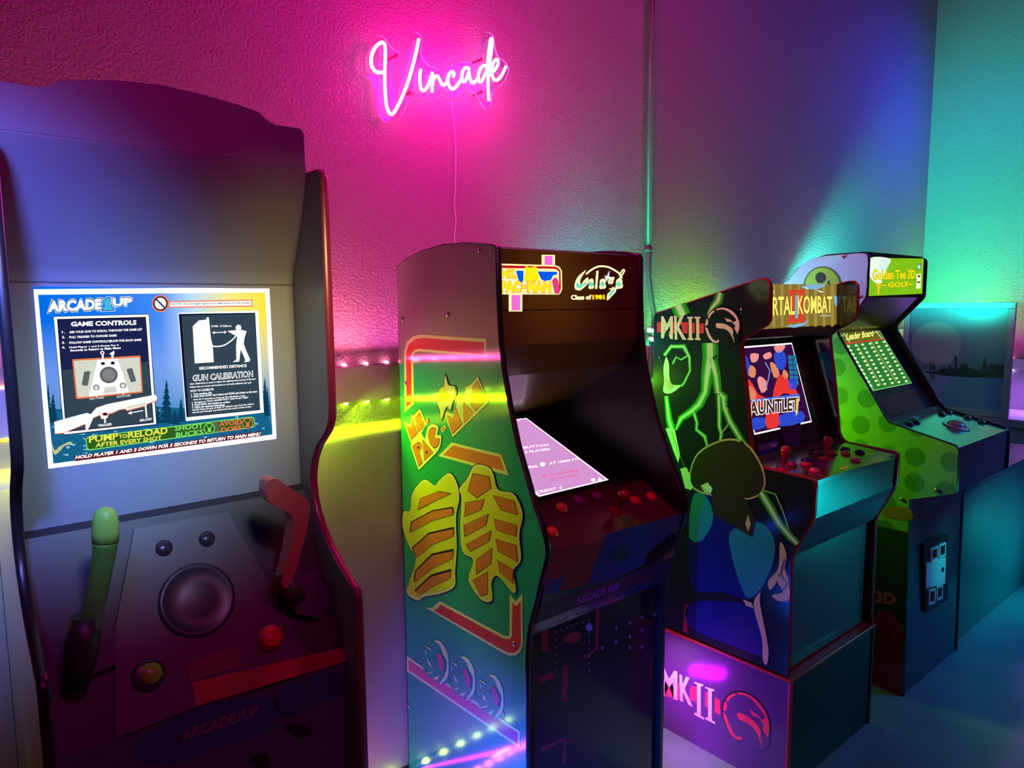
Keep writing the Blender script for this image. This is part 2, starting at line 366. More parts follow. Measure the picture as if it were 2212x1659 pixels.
def plane_of(line, x):
    """Art frame for the sheet through the two y-z points"""
    (y0, z0), (y1, z1) = line
    n = V((0, -(z1 - z0), (y1 - y0)))
    if n.y > 0 or (abs(n.y) < 1e-3 and n.z < 0): n = -n
    return V((x, y0, z0)), n.normalized()

# common materials
BLACK = mat('black_laminate', (.012, .011, .012), .38, spec=.4)
BLACKG = mat('black_gloss_vinyl', (.01, .01, .012), .12, coat=.6)
TMOLD = mat('black_plastic_edging', (.015, .013, .013), .3)
REDM = mat('red_plastic_edging', (.35, .01, .015), .3)
CHROME = mat('screw_metal', (.7, .7, .7), .22, metal=1)
RAIL = mat('painted_board', (.75, .70, .62), .3, coat=.2)
CONC = mat('concrete_paint', (.36, .33, .24), .5, bump=(7, .002, .3), noise=(3, .15))
WHITE_E = emis('screen_white', (1, 1, 1), 1.35)

# ================================================================== THE ROOM
STUCCO = stucco()
def slab(name, a, b, mt, bevel=0):
    mb = MB(); mb.box(a, b, mt); o = mb.build(name, bevel=bevel); o['kind'] = 'structure'; return o
slab('floor', (-2.2, -3.0, -.1), (5.2, 2.0, 0), mat('floor_paint', (.20, .20, .21), .38, noise=(5, .25), bump=(40, .001, .25)))
slab('wall_back', (-2.2, 1.85, 0), (5.05, 2.0, 3.4), STUCCO)
slab('wall_right', (5.05, -3.0, 0), (5.2, 2.0, 3.4), STUCCO)
slab('wall_left', (-2.35, -3.0, 0), (-2.2, 2.0, 3.4), mat('dark_wall_paint', (.06, .06, .07), .6))
slab('wall_front', (-2.2, -3.15, 0), (5.2, -3.0, 3.4), mat('dark_door', (.05, .05, .06), .5))
slab('ceiling', (-2.2, -3.0, 3.4), (5.2, 2.0, 3.5), mat('ceiling_paint', (.06, .06, .06), .6))
# concrete stem wall with a rounded top edge below the stucco
prof = rounded([(1.75, 0), (1.75, 1.045), (1.85, 1.062), (1.85, 0)], .022, 5)
mb = MB(); mb.prism([(-2.2, y, z) for y, z in prof], (7.25, 0, 0), CONC); o = mb.build('baseboard_back'); o['kind'] = 'structure'
# board that carries the light strips
slab('trim_1', (-2.2, 1.828, 1.125), (5.05, 1.85, 1.226), RAIL, .002)
slab('trim_2', (5.03, -3.0, .99), (5.05, 1.828, 1.05), RAIL, .002)
# block wall in front of the right wall
BL = mat('block_paint', (.42, .44, .5), .5, noise=(12, .2))
mb = MB()
mb.box((4.63, -3.0, 0), (5.05, 1.75, .70), BL)
for r in range(6):
    z0 = .70 - .117 * (r + 1) + .006
    for k in range(9):
        y1 = 1.74 - k * .4 - (.2 if r % 2 else 0)
        mb.box((4.615, max(y1 - .39, -2.99), max(z0, .001)), (4.632, y1, z0 + .108), BL)
mb.box((4.60, -3.0, .70), (5.05, 1.75, .745), BL)
o = mb.build('baseboard_right', bevel=.003); o['kind'] = 'structure'

# ------------------------------------------------------------------ LED strips
def colat(tab, x):
    for (xa, ca, _), (xb, cb, _) in zip(tab, tab[1:]):
        if x <= xb:
            t = min(1, max(0, (x - xa) / (xb - xa))); return tuple(ca[i] * (1 - t) + cb[i] * t for i in range(3))
    return tab[-1][1]
STRIPB = mat('strip_ribbon', (.5, .5, .5), .4)
def led_strip(label, x0, x1, y, z, up, tab, step=.068, s=34):
    t = thing('led_strip', (x0, y, z), label, 'light strip', 'light strips along the wall board')
    mb = MB(); mb.box((x0, y - .006, z - .0012), (x1, y + .006, z + .0012), STRIPB); mb.build('ribbon', t)
    n = int((x1 - x0) / step)
    for k in range(n):
        x = x0 + .02 + k * step; c = colat(tab, x)
        cq = tuple(round(v * 6) / 6 + .03 for v in c)
        mt = emis('led_%d_%d_%d' % tuple(int(v * 100) for v in cq), cq, s)
        mb = MB(); d = 1 if up else -1
        mb.lathe((x, y, z + d * .001), (0, 0, d), [(.0001, 0), (.0075, 0), (.0070, .0036), (.0038, .0062), (.0001, .0068)], mt, 10)
        mb.build('led', t)
led_strip('pink-dotted light strip on top of the wall board beside the tall dark cabinet', -.25, 1.045 + .52, 1.838, 1.2275, True, UP)
led_strip('light strip with cyan and green dots on top of wall board behind the lightning cabinet', 1.58, 3.4, 1.838, 1.2275, True, UP)
led_strip('yellow-green light strip under the wall board beside the green cabinet', -.25, 1.045 + .52, 1.838, 1.1235, False, DN)
led_strip('green light strip under the wall board behind the lightning cabinet', 1.58, 3.4, 1.838, 1.1235, False, DN)
def led_strip_y(label, y0, y1, x, z, up, col, s=12):
    t = thing('led_strip', (x, y0, z), label, 'light strip', 'light strips along the right wall board')
    mb = MB(); mb.box((x - .006, y0, z - .0012), (x + .006, y1, z + .0012), STRIPB); mb.build('ribbon', t)
    mt = emis('led_right_%d' % up, col, s); d = 1 if up else -1
    for k in range(int((y1 - y0) / .09)):
        mb = MB(); mb.lathe((x, y0 + .02 + k * .09, z + d * .001), (0, 0, d), [(.0001, 0), (.009, 0), (.008, .004), (.0045, .007), (.0001, .008)], mt, 10); mb.build('led', t)
led_strip_y('pink light strip on top of the right wall board', .85, 1.7, 5.04, 1.0515, True, (1, .1, .5))
led_strip_y('violet-white light strip under the right wall board', .85, 1.7, 5.04, .9885, False, (.8, .5, 1), 20)
# strip lying along the foot of the back wall
t = thing('led_strip', (.64, 1.735, .012), 'light strip with green dots along the foot of the back wall beside the green cabinet', 'light strip')
mb = MB(); mb.box((.64, 1.728, .002), (1.04, 1.74, .005), STRIPB); mb.build('ribbon', t)
for k in range(6):
    mb = MB(); mb.lathe((.66 + k * .066, 1.734, .005), (0, 0, 1), [(.0001, 0), (.011, 0), (.010, .006), (.006, .010), (.0001, .011)], emis('led_base_green', (.6, 1, .12), 14), 10); mb.build('led', t)
t = thing('led_strip', (.62, 1.60, .003), 'violet light strip lying on the floor in front of the back wall', 'light strip')
mb = MB(); mb.box((.62, 1.594, 0), (1.04, 1.606, .003), STRIPB); mb.build('ribbon', t)
for k in range(10):
    mb = MB(); mb.lathe((.64 + k * .042, 1.60, .003), (0, 0, 1), [(.0001, 0), (.012, 0), (.011, .006), (.006, .010), (.0001, .011)], emis('led_base_violet', (.85, .15, 1), 16), 10); mb.build('led', t)
t = thing('led_strip', (1.59, 1.62, .003), 'violet light strip on the floor between the green and lightning cabinets', 'light strip')
mb = MB(); mb.box((1.59, 1.612, 0), (1.79, 1.628, .003), STRIPB); mb.build('ribbon', t)
for k in range(5):
    mb = MB(); mb.lathe((1.61 + k * .04, 1.62, .003), (0, 0, 1), [(.0001, 0), (.012, 0), (.011, .006), (.006, .010), (.0001, .011)], emis('led_base_pink', (1, .2, 1), 30), 10); mb.build('led', t)

# ------------------------------------------------------------------ neon sign
t = thing('neon_sign', (1.3, 1.80, 2.05), 'handwritten white-pink neon name sign on clear backing on the wall', 'neon sign')
TUBE = emis('neon_tube_light', (1, .22, .75), 8)
SG = Art(MB(), (1.3, 1.797, 2), (0, -1, 0))
def sg(x, y): return SG.q(740 + x / 5.267, 40 + y / 5.267)
strokes = {
 'V': [(475, 612), (420, 614), (375, 600), (340, 560), (324, 495), (335, 410), (372, 330), (420, 283), (460, 275), (482, 310), (487, 420), (482, 560), (480, 720), (488, 880), (505, 1010), (540, 1082), (580, 1075), (640, 975), (700, 840), (755, 690), (800, 530), (840, 370), (868, 232)],
 'i': [(890, 578), (880, 640), (880, 730), (895, 800), (925, 818), (960, 785), (990, 720), (1012, 650)],
 'n': [(1020, 612), (1020, 700), (1018, 838), (1020, 760), (1035, 690), (1065, 655), (1092, 672), (1120, 730), (1152, 758), (1180, 730), (1196, 690)],
 'c': [(1258, 665), (1268, 632), (1250, 606), (1218, 625), (1198, 690), (1210, 760), (1245, 800), (1285, 785), (1325, 730), (1350, 690)],
 'a': [(1445, 578), (1410, 558), (1375, 585), (1357, 650), (1368, 712), (1395, 712), (1425, 650), (1438, 600), (1442, 650), (1462, 710), (1490, 732), (1520, 705), (1540, 680)],
 'd': [(1640, 545), (1600, 538), (1565, 580), (1545, 650), (1552, 712), (1580, 715), (1615, 650), (1645, 560), (1660, 420), (1680, 260), (1692, 228), (1700, 260), (1692, 380), (1665, 560), (1655, 720), (1660, 850), (1666, 935)],
 'e': [(1672, 640), (1720, 600), (1765, 530), (1768, 480), (1742, 466), (1710, 520), (1697, 600), (1708, 670), (1740, 702), (1785, 680), (1825, 620), (1858, 545)]}
for k, pts in strokes.items():
    mb = MB(); mb.tube([sg(*p) for p in smooth([(a, b) for a, b in pts], 4)], .0048, TUBE, 8); mb.build('neon_letter', t)
acr = bpy.data.materials.new('clear_acrylic'); acr.use_nodes = True; nt = acr.node_tree; nt.nodes.clear()
o_ = nt.nodes.new('ShaderNodeOutputMaterial'); mx = nt.nodes.new('ShaderNodeMixShader'); tr = nt.nodes.new('ShaderNodeBsdfTransparent'); gl = nt.nodes.new('ShaderNodeBsdfGlossy')
gl.inputs['Roughness'].default_value = .08; tr.inputs[0].default_value = (.97, .93, .97, 1); mx.inputs[0].default_value = .02
nt.links.new(tr.outputs[0], mx.inputs[1]); nt.links.new(gl.outputs[0], mx.inputs[2]); nt.links.new(mx.outputs[0], o_.inputs[0])
edge = bpy.data.materials.new('acrylic_edge'); edge.use_nodes = True; b = edge.node_tree.nodes['Principled BSDF']
b.inputs['Base Color'].default_value = (.95, .85, 1, 1); b.inputs['Roughness'].default_value = .15; b.inputs['Transmission Weight'].default_value = .2
bk = [(230, 430), (250, 340), (300, 260), (370, 200), (440, 180), (500, 210), (545, 270), (600, 335), (655, 370), (715, 348), (750, 295), (775, 220), (800, 160), (850, 140), (910, 180), (937, 250), (915, 340), (932, 430), (975, 495), (1060, 550), (1140, 560), (1200, 532), (1290, 520), (1350, 482), (1430, 480), (1500, 488), (1560, 440), (1582, 350), (1587, 240), (1620, 162), (1680, 145), (1742, 190), (1762, 330), (1800, 430), (1870, 480), (1915, 560), (1900, 635), (1860, 712), (1785, 780), (1732, 835), (1722, 920), (1705, 1000), (1655, 1022), (1602, 970), (1570, 890), (1510, 830), (1420, 805), (1330, 862), (1250, 895), (1130, 858), (1020, 930), (940, 910), (880, 915), (810, 892), (770, 935), (720, 1050), (650, 1145), (560, 1187), (480, 1150), (430, 1060), (400, 960), (385, 800), (340, 700), (270, 640), (228, 540)]
bp3 = [sg(*p) + V((0, .010, 0)) for p in smooth(bk, 3, True)]
mb = MB(); tri = tessellate_polygon([bp3]); mb.add(bp3, tri, acr); mb.add([p + V((0, .004, 0)) for p in bp3], tri, acr); mb.build('backing_panel', t)
mb = MB(); n = len(bp3); mb.add([p + V((0, -.0003, 0)) for p in bp3] + [p + V((0, .0043, 0)) for p in bp3], [(i, (i + 1) % n, n + (i + 1) % n, n + i) for i in range(n)], edge, True); mb.build('backing_edge', t)
for x, y in ((625, 412), (1600, 456), (782, 838), (1600, 830)):
    mb = MB(); mb.lathe(sg(x, y) + V((0, .005, 0)), (0, 1, 0), [(.0001, 0), (.005, 0), (.0055, .002), (.0055, .0045), (.003, .006), (.003, .045), (.0001, .046)], mat('standoff_bolt', (.5, .02, .06), .3, metal=.6), 12); mb.build('standoff_bolt', t)
# clear power cord of the sign
W = Art(MB(), (1.3, 1.835, 2), (0, -1, 0))
mb = MB(); mb.tube([W.q(*p) for p in smooth([(975, 215), (984, 300), (984, 400), (981.5, 440), (985, 478), (982, 508), (984, 530), (984, 560)], 5)], .0013, mat('clear_cord', (.9, .75, .9), .25, spec=.8), 6)
setp(mb.build('power_cord', loc=(1.3, 1.835, 1.7)), 'thin clear power cord hanging from the neon sign down the wall', 'cord')

# ------------------------------------------------------------------ conduit and cable
t = thing('wall_conduit', (2.26, 1.825, 1.6), 'vertical conduit pipe on the wall between green and lightning cabinets', 'pipe')
PIPE = mat('painted_pipe', (.10, .08, .08), .35)
C = Art(MB(), (2.26, 1.825, 2), (0, -1, 0))
top, bot = C.q(1406, -40), C.q(1400, 535); bot = V((bot.x, 1.825, bot.z)); top = V((bot.x, 1.825, 3.39))
mb = MB(); mb.tube([bot, top], .0125, PIPE, 14); mb.build('pipe', t)
mb = MB(); mb.lathe(bot + V((0, 0, -.004)), (0, 0, 1), [(.0125, -.012), (.0175, -.012), (.0175, .0), (.015, .006), (.0125, .012)], PIPE, 16); mb.build('coupling', t)
mb = MB(); mb.tube([C.q(*p) + V((0, -.004, 0)) for p in smooth([(1400, 538), (1399, 590), (1405, 640), (1411, 685), (1407, 730), (1404, 790), (1404, 900), (1404, 1000)], 5)], [.0125] * 5 + [.0105] * 31, mat('cable_sleeve', (.10, .09, .11), .4), 12)
mb.build('flexible_sleeve', t)
for px, py in ((1403, 712), (1404, 733)):
    p = C.q(px, py) + V((0, -.004, 0)); mb = MB(); mb.lathe(p, (0, 0, 1), [(.010, -.010), (.014, -.010), (.014, .006), (.011, .012)], mat('connector', (.6, .6, .62), .3), 12); mb.build('connector', t)

# ================================================================== CABINET 1 : hunting game, far left
XL, XR, TH = .098, .627, .016
t1 = thing('arcade_cabinet', (.3625, 1.5, 0), 'tall dark hunting arcade cabinet at far left with bright instruction screen and two guns', 'arcade machine', 'arcade cabinets along the wall')
CH = mat('charcoal_bezel', (.20, .20, .21), .38, spec=.5)
front = [(1.30, 1.655), (1.284, 1.64), (1.283, 1.20), (1.287, 1.175), (1.300, 1.152), (1.345, 1.116), (1.370, 1.083), (1.380, 1.055), (1.383, 1.030), (1.378, 1.0), (1.366, .972), (1.345, .945), (1.31, .912), (1.27, .886), (1.214, .857), (1.200, .850), (1.198, .835), (1.198, .0)]
p1 = orient(front + [(1.72, 0), (1.72, 1.655)])
SIDE1 = mat('dark_side_vinyl', (.05, .045, .04), .3, coat=.3)
panel('side_panel', t1, p1, XL, XL + TH, mat('beige_side_vinyl', (.26, .22, .15), .16, coat=.6)); panel('side_panel', t1, p1, XR - TH, XR, CH)
MAG = mat('dark_red_edging', (.18, .01, .05), .3)
molding(t1, p1, XL, XL + TH, TMOLD); molding(t1, p1, XR - TH, XR, MAG)
xi, xo = XL + TH, XR - TH
mb = MB()
ol = [(.116, 1.668), (.116, 1.728), (.122, 1.738), (.178, 1.738), (.190, 1.741), (.205, 1.752), (.245, 1.762), (.300, 1.770), (.3625, 1.774), (.425, 1.770), (.48, 1.764), (.522, 1.756), (.538, 1.744), (.552, 1.738), (.604, 1.738), (.609, 1.728), (.609, 1.668)]
mb.prism([(x, 1.345, z) for x, z in ol], (0, .30, 0), CH)
mb.build('marquee_box', t1, bevel=.006)
# bezel with the screen opening
SX0, SX1, SZ0, SZ1 = .160, .5625, 1.123, 1.434
mb = MB()
mb.box((xi, 1.432, 1.005), (SX0, 1.444, 1.440), CH); mb.box((SX1, 1.432, 1.005), (xo, 1.444, 1.440), CH)
mb.box((SX0, 1.432, 1.005), (SX1, 1.444, SZ0), CH); mb.box((SX0, 1.432, SZ1), (SX1, 1.444, 1.440), CH)
mb.build('bezel', t1)
ub = sheet('upper_bezel', t1, smooth([(1.3455, 1.668), (1.350, 1.64), (1.363, 1.60), (1.380, 1.56), (1.400, 1.52), (1.417, 1.485), (1.4275, 1.462), (1.4318, 1.4402)], 4), xi, xo, CH)
for p_ in ub.data.polygons: p_.use_smooth = abs(p_.normal.x) < .5
# ---- the screen
SB = emis('screen_white_frame', (1, 1, 1), 1.25)
def grad_screen():
    mt = bpy.data.materials.new('screen_sky_image'); mt.use_nodes = True; nt = mt.node_tree; nt.nodes.clear()
    tc = nt.nodes.new('ShaderNodeTexCoord'); mp = nt.nodes.new('ShaderNodeSeparateXYZ'); nt.links.new(tc.outputs['Generated'], mp.inputs[0])
    rx = nt.nodes.new('ShaderNodeValToRGB'); e = rx.color_ramp.elements
    e[0].position = 0; e[0].color = (*srgb(0, 110, 235), 1); e[1].position = 1; e[1].color = (*srgb(255, 232, 40), 1)
    for p, c in ((.25, (20, 120, 240)), (.48, (70, 140, 245)), (.62, (190, 225, 250)), (.8, (250, 240, 130))):
        k = e.new(p); k.color = (*srgb(*c), 1)
    rz = nt.nodes.new('ShaderNodeValToRGB'); z = rz.color_ramp.elements
    z[0].position = .05; z[0].color = (*srgb(20, 90, 130), 1); z[1].position = .55; z[1].color = (*srgb(150, 180, 240), 1)
    k = z.new(.3); k.color = (*srgb(90, 150, 205), 1)
    mxx = nt.nodes.new('ShaderNodeMix'); mxx.data_type = 'RGBA'; rr = nt.nodes.new('ShaderNodeMapRange'); rr.inputs[1].default_value = .25; rr.inputs[2].default_value = .8
    nt.links.new(mp.outputs[0], rx.inputs[0]); nt.links.new(mp.outputs[2], rz.inputs[0]); nt.links.new(mp.outputs[2], rr.inputs[0])
    nt.links.new(rr.outputs[0], mxx.inputs[0]); nt.links.new(rz.outputs[0], mxx.inputs[6]); nt.links.new(rx.outputs[0], mxx.inputs[7])
    em = nt.nodes.new('ShaderNodeEmission'); em.inputs[1].default_value = 1.0; oo = nt.nodes.new('ShaderNodeOutputMaterial')
    nt.links.new(mxx.outputs[2], em.inputs[0]); nt.links.new(em.outputs[0], oo.inputs[0]); return mt
SKY = grad_screen()
mb = MB(); mb.box((SX0, 1.434, SZ0), (SX1, 1.440, SZ1), SKY)
S = Art(mb, (.36, 1.434, 1.2), (0, -1, 0), .0002)
E_ = lambda n, r, g, b, s=1.0: emis('screen_' + n, srgb(r, g, b), s)
NAVY, SLATE, LGREY, MGREY, RED_, DKRED = E_('navy', 28, 34, 78), E_('slate', 52, 70, 84), E_('light_grey', 214, 218, 205), E_('mid_grey', 95, 98, 102), E_('red', 225, 60, 45), E_('dark_red', 95, 12, 22)
DKG, LIME, GRN, FIR, OLV = E_('dark_green', 45, 95, 30), E_('lime', 235, 240, 90), E_('green', 130, 225, 110), E_('fir', 10, 62, 92), E_('olive', 95, 105, 80)
TEAL_ = E_('lake', 22, 100, 140); BLK = E_('black', 8, 8, 14); ORG = E_('orange', 240, 120, 75); FRO = E_('frost', 150, 200, 220)
def z1(x, y): return (50 + x / 3.8138, 600 + y / 3.8138)      # reading positions in an enlarged view
def ZP(L): return [z1(*p) for p in L]
def zq(x0, y0, x1, y1, h0, h1=None): return [z1(*p) for p in tq(x0, y0, x1, y1, h0, h1)]
# white frame round the image
for q in ([(78, 95), (2025, 78), (2028, 120), (120, 140)], [(78, 95), (122, 140), (248, 1535), (208, 1580)], [(1990, 110), (2025, 78), (2092, 1320), (2052, 1300)], [(208, 1580), (248, 1530), (2052, 1290), (2092, 1325)]):
    S.poly(ZP(q), SB, 8)
# lake and firs
S.poly(ZP([(190, 1080), (400, 1080), (1100, 1060), (1350, 1080), (1990, 960), (2055, 1310), (240, 1540)]), TEAL_, 1)
for k in range(90):
    x = random.uniform(230, 1980); y = random.uniform(1180, 1500) - (x - 230) * .12
    S.poly(ZP([(x, y), (x + random.uniform(15, 60), y - 6), (x + random.uniform(10, 50), y + random.uniform(5, 14))]), FRO if k % 3 else FIR, 2)
def fir(x, top, bot, wd):
    n = 8; L, R_ = [], []
    for i in range(n):
        y = top + (bot - top) * i / (n - 1); h = wd * (i + .35) / n
        L += [(x - h, y), (x - h * .45, y - 4)]; R_ += [(x + h, y), (x + h * .45, y - 4)]
    S.poly(ZP([(x, top - 10)] + R_ + L[::-1]), FIR, 3)
for a in ((1180, 850, 1200, 75), (1300, 1000, 1190, 50), (1110, 1060, 1200, 40), (1990, 830, 1120, 45), (1250, 1090, 1210, 60), (205, 880, 1180, 45), (245, 960, 1200, 60), (2010, 900, 1140, 35)): fir(*a)
# title
ta = zq(205, 285, 645, 262, 95, 90)
for g, mt, L in ((5.5, SB, 4), (3.6, E_('logo_navy', 15, 20, 90), 5), (0, SB, 6)):
    S.text('ARCADE', ta, mt, L, bold=.05, grow=g * .55)
one = [(640, 205), (690, 160), (715, 158), (718, 242), (748, 242), (748, 270), (648, 276), (648, 250), (680, 248), (678, 212)]
S.poly(ZP([(694 + (x - 694) * 1.16, 218 + (y - 218) * 1.1) for x, y in one]), SB, 4); S.poly(ZP([(694 + (x - 694) * 1.06, 218 + (y - 218) * 1.05) for x, y in one]), E_('logo_blue', 10, 90, 190), 7); S.poly(ZP([(694 + (x - 694) * .86, 218 + (y - 218) * .9) for x, y in one]), E_('logo_cyan', 60, 190, 225), 8)
for g, mt, L in ((5, SB, 4), (3, E_('logo_navy', 0, 0, 0), 5), (0, SB, 6)):
    S.text('UP', zq(735, 235, 895, 228, 65), mt, L, bold=.05, grow=g * .55)
S.ring(z1(922, 178), 2.4, 2.6, NAVY, 4); S.ring(z1(922, 178), 1.5, 1.7, E_('sky', 110, 165, 245), 5)
# warning disc and note
S.ring(z1(1130, 212), 18.5, 18.5, E_('salmon', 250, 130, 90), 3); S.ring(z1(1130, 212), 15.5, 15.5, BLK, 4); S.ring(z1(1130, 212), 12.5, 12.5, SB, 5)
S.line(ZP([(1090, 172), (1170, 252)]), 3.4, NAVY, 6)
S.poly(ZP([(1200, 192), (1888, 180), (1888, 238), (1200, 248)]), E_('salmon', 0, 0, 0), 4); S.poly(ZP([(1210, 202), (1878, 190), (1878, 228), (1210, 238)]), SB, 5)
S.text('NOTE: Avoid bright lights and reflections on the screen', zq(1218, 230, 1868, 218, 22), BLK, 6, bold=.02, shear=.2)
# left panel
S.poly(ZP([(248, 318), (1035, 298), (1105, 1212), (335, 1298)]), NAVY, 3)
S.poly(ZP([(252, 322), (1032, 303), (1095, 1205), (340, 1290)]), SB, 4); S.poly(ZP([(278, 340), (1010, 322), (1075, 1195), (352, 1270)]), E_('panel_edge', 16, 18, 50), 5)
S.poly(ZP([(285, 350), (1005, 330), (1068, 1188), (358, 1262)]), NAVY, 6); S.poly(ZP([(320, 760), (1030, 690), (1068, 1188), (358, 1262)]), SLATE, 7)
S.text('GAME CONTROLS', zq(392, 402, 932, 388, 40), SB, 9, bold=.04)
for i, (n_, tx, x1, y, y2) in enumerate((('1.', 'AIM YOUR GUN TO SCROLL THROUGH THE GAME LIST', 980, 458, 434), ('2.', 'PULL TRIGGER TO CHOOSE GAME', 768, 500, 484), ('3.', 'FOLLOW GAME CONTROLS BELOW FOR EACH GAME', 972, 545, 520), ('4.', 'Hold Player 1 and 2 Down For 5', 785, 585, 566))):
    S.text(n_, zq(318, y, 345, y - 2, 20), SB, 9, bold=.02); S.text(tx, zq(378, y, x1, y2, 19), SB, 9, bold=.03)
S.text('Seconds to Return to Main Menu', zq(386, 608, 802, 586, 19), SB, 9, bold=.03)
# controls diagram
S.poly(rounded(ZP([(402, 672), (965, 640), (985, 945), (435, 1000)]), 3), ORG, 8); S.poly(rounded(ZP([(415, 684), (955, 655), (974, 935), (447, 985)]), 3), LGREY, 9)
S.poly(ZP([(612, 675), (775, 667), (870, 942), (540, 978)]), SB, 10)
S.ring(z1(703, 800), 19.5, 18, MGREY, 11); S.ring(z1(703, 800), 14, 13, E_('grey', 130, 132, 138), 12); S.ring(z1(655, 706), 4.6, 3.2, BLK, 11); S.ring(z1(736, 702), 4.6, 3.2, BLK, 11)
S.line(ZP([(655, 690), (653, 635)]), 4, SB, 11); S.line(ZP([(736, 685), (732, 632)]), 4, SB, 11); S.ring(z1(650, 618), 4.5, 4, SB, 11); S.ring(z1(650, 618), 2.3, 2, NAVY, 12); S.poly(ZP([(705, 628), (748, 600), (748, 636)]), SB, 11)
for q in ([(500, 772), (552, 768), (530, 890), (480, 884)], [(848, 752), (895, 742), (930, 850), (885, 862)]): S.poly(rounded(ZP(q), 2.5), MGREY, 11)
for c in ((600, 903), (820, 886)):
    S.ring(z1(*c), 7, 6.4, MGREY, 11); S.ring(z1(*c), 5, 4.4, LGREY, 12); S.line(ZP([c, (c[0] + 3, c[1] + 85)]), 1.4, SB, 13)
S.poly(ZP([(668, 905), (760, 890), (770, 942), (662, 955)]), LGREY, 11)
S.text('GUN 1 / START', zq(545, 1006, 665, 994, 16), SB, 13); S.text('GUN 2 / START', zq(768, 988, 885, 976, 16), SB, 13)
# shotgun drawing
gun = [(255, 1185), (520, 1112), (555, 1122), (600, 1070), (690, 1040), (780, 1022), (1085, 962), (1100, 985), (1090, 1010), (1015, 1035), (1010, 1048), (850, 1090), (842, 1075), (790, 1082), (730, 1110), (700, 1115), (690, 1150), (640, 1160), (632, 1125), (575, 1150), (540, 1235), (515, 1255), (512, 1200), (330, 1275), (262, 1280)]
S.poly(ZP([(x + (4 if x > 600 else -4), y + 7) for x, y in gun]), E_('salmon', 0, 0, 0), 14); S.poly(ZP(gun), SB, 15)
S.poly(ZP([(850, 1060), (1005, 1025), (1008, 1042), (852, 1082)]), LGREY, 16); S.ring(z1(672, 1122), 6, 3.4, DKRED, 16)
S.line(ZP([(670, 1145), (672, 1195)]), 3.2, SB, 16); S.line(ZP([(1003, 1040), (1015, 1150)]), 3.2, SB, 16); S.line(ZP([(880, 1112), (985, 1092)]), 1.8, SB, 16); S.poly(ZP([(858, 1116), (888, 1096), (890, 1124)]), SB, 16)
S.text('TRIGGER', zq(612, 1228, 728, 1214, 20), SB, 16, bold=.02); S.text('RELOAD', zq(958, 1184, 1056, 1170, 20), SB, 16, bold=.02)
# right panel
S.poly(ZP([(1275, 290), (1935, 270), (1982, 1110), (1340, 1180)]), SB, 4); S.poly(ZP([(1280, 298), (1910, 288), (1952, 1090), (1345, 1150)]), E_('panel_edge', 0, 0, 0), 5); S.poly(ZP([(1302, 312), (1905, 296), (1948, 1086), (1362, 1148)]), SLATE, 6)
S.poly(ZP([(1395, 400), (1445, 352), (1505, 345), (1512, 325), (1525, 325), (1530, 345), (1545, 500), (1560, 560), (1568, 695), (1412, 705)]), SB, 7)
S.text('OVER 15"(38cm)', zq(1545, 412, 1712, 408, 20), SB, 8, bold=.02)
S.line(ZP([(1565, 452), (1665, 448)]), 1.6, SB, 8); S.poly(ZP([(1555, 452), (1575, 440), (1575, 464)]), SB, 8); S.poly(ZP([(1675, 448), (1655, 436), (1655, 460)]), SB, 8)
S.line(ZP(smooth([(1538, 480), (1510, 520), (1560, 562), (1640, 560), (1710, 520), (1760, 470)], 5)), 2.6, SB, 8)
S.ring(z1(1772, 412), 6.2, 6.5, SB, 8)
S.poly(ZP([(1680, 438), (1750, 432), (1800, 430), (1838, 440), (1820, 500), (1815, 545), (1835, 600), (1868, 672), (1862, 690), (1815, 695), (1830, 680), (1790, 590), (1778, 690), (1725, 694), (1755, 672), (1752, 560), (1762, 480), (1730, 468)]), SB, 8)
S.text('RECOMMENDED DISTANCE', zq(1450, 758, 1838, 735, 24), SB, 8, bold=.03)
S.text('GUN CALIBRATION', zq(1400, 848, 1885, 812, 42), SB, 8, bold=.05, grow=1.6); S.text('GUN CALIBRATION', zq(1400, 848, 1885, 812, 42), SLATE, 9)
for tx, x0, y0, x1, y1 in (('Gun Calibration is used to adjust the sighting and accuracy of the gun.', 1372, 886, 1915, 842), ('Follow the on screen instructions to correctly calibrate your gun', 1372, 912, 1878, 872), ('HOW TO CALIBRATE:', 1376, 942, 1568, 926), ('1  Turn machine ON.', 1382, 968, 1555, 956), ('2  Hold down GUN1 start button and GUN2 start button at the same', 1382, 988, 1925, 944),
    ('    time for 5 seconds to bring up the adjustment menu', 1400, 1014, 1828, 980), ('3  Navigate to "GUN CALIBRATION" using the gun trigger', 1386, 1040, 1855, 992), ('4  Press GUN1 start button to confirm', 1388, 1056, 1702, 1030), ('5  Follow the onscreen instructions.', 1390, 1076, 1660, 1054), ('NOTE: Keep the gun at least 15" (38cm) away from the cabinet', 1392, 1100, 1898, 1048), ('and be sure the gun is positioned in the centre of the screen.', 1392, 1120, 1880, 1070)):
    S.text(tx, zq(x0, y0, x1, y1, 18), SB, 9, bold=.025)
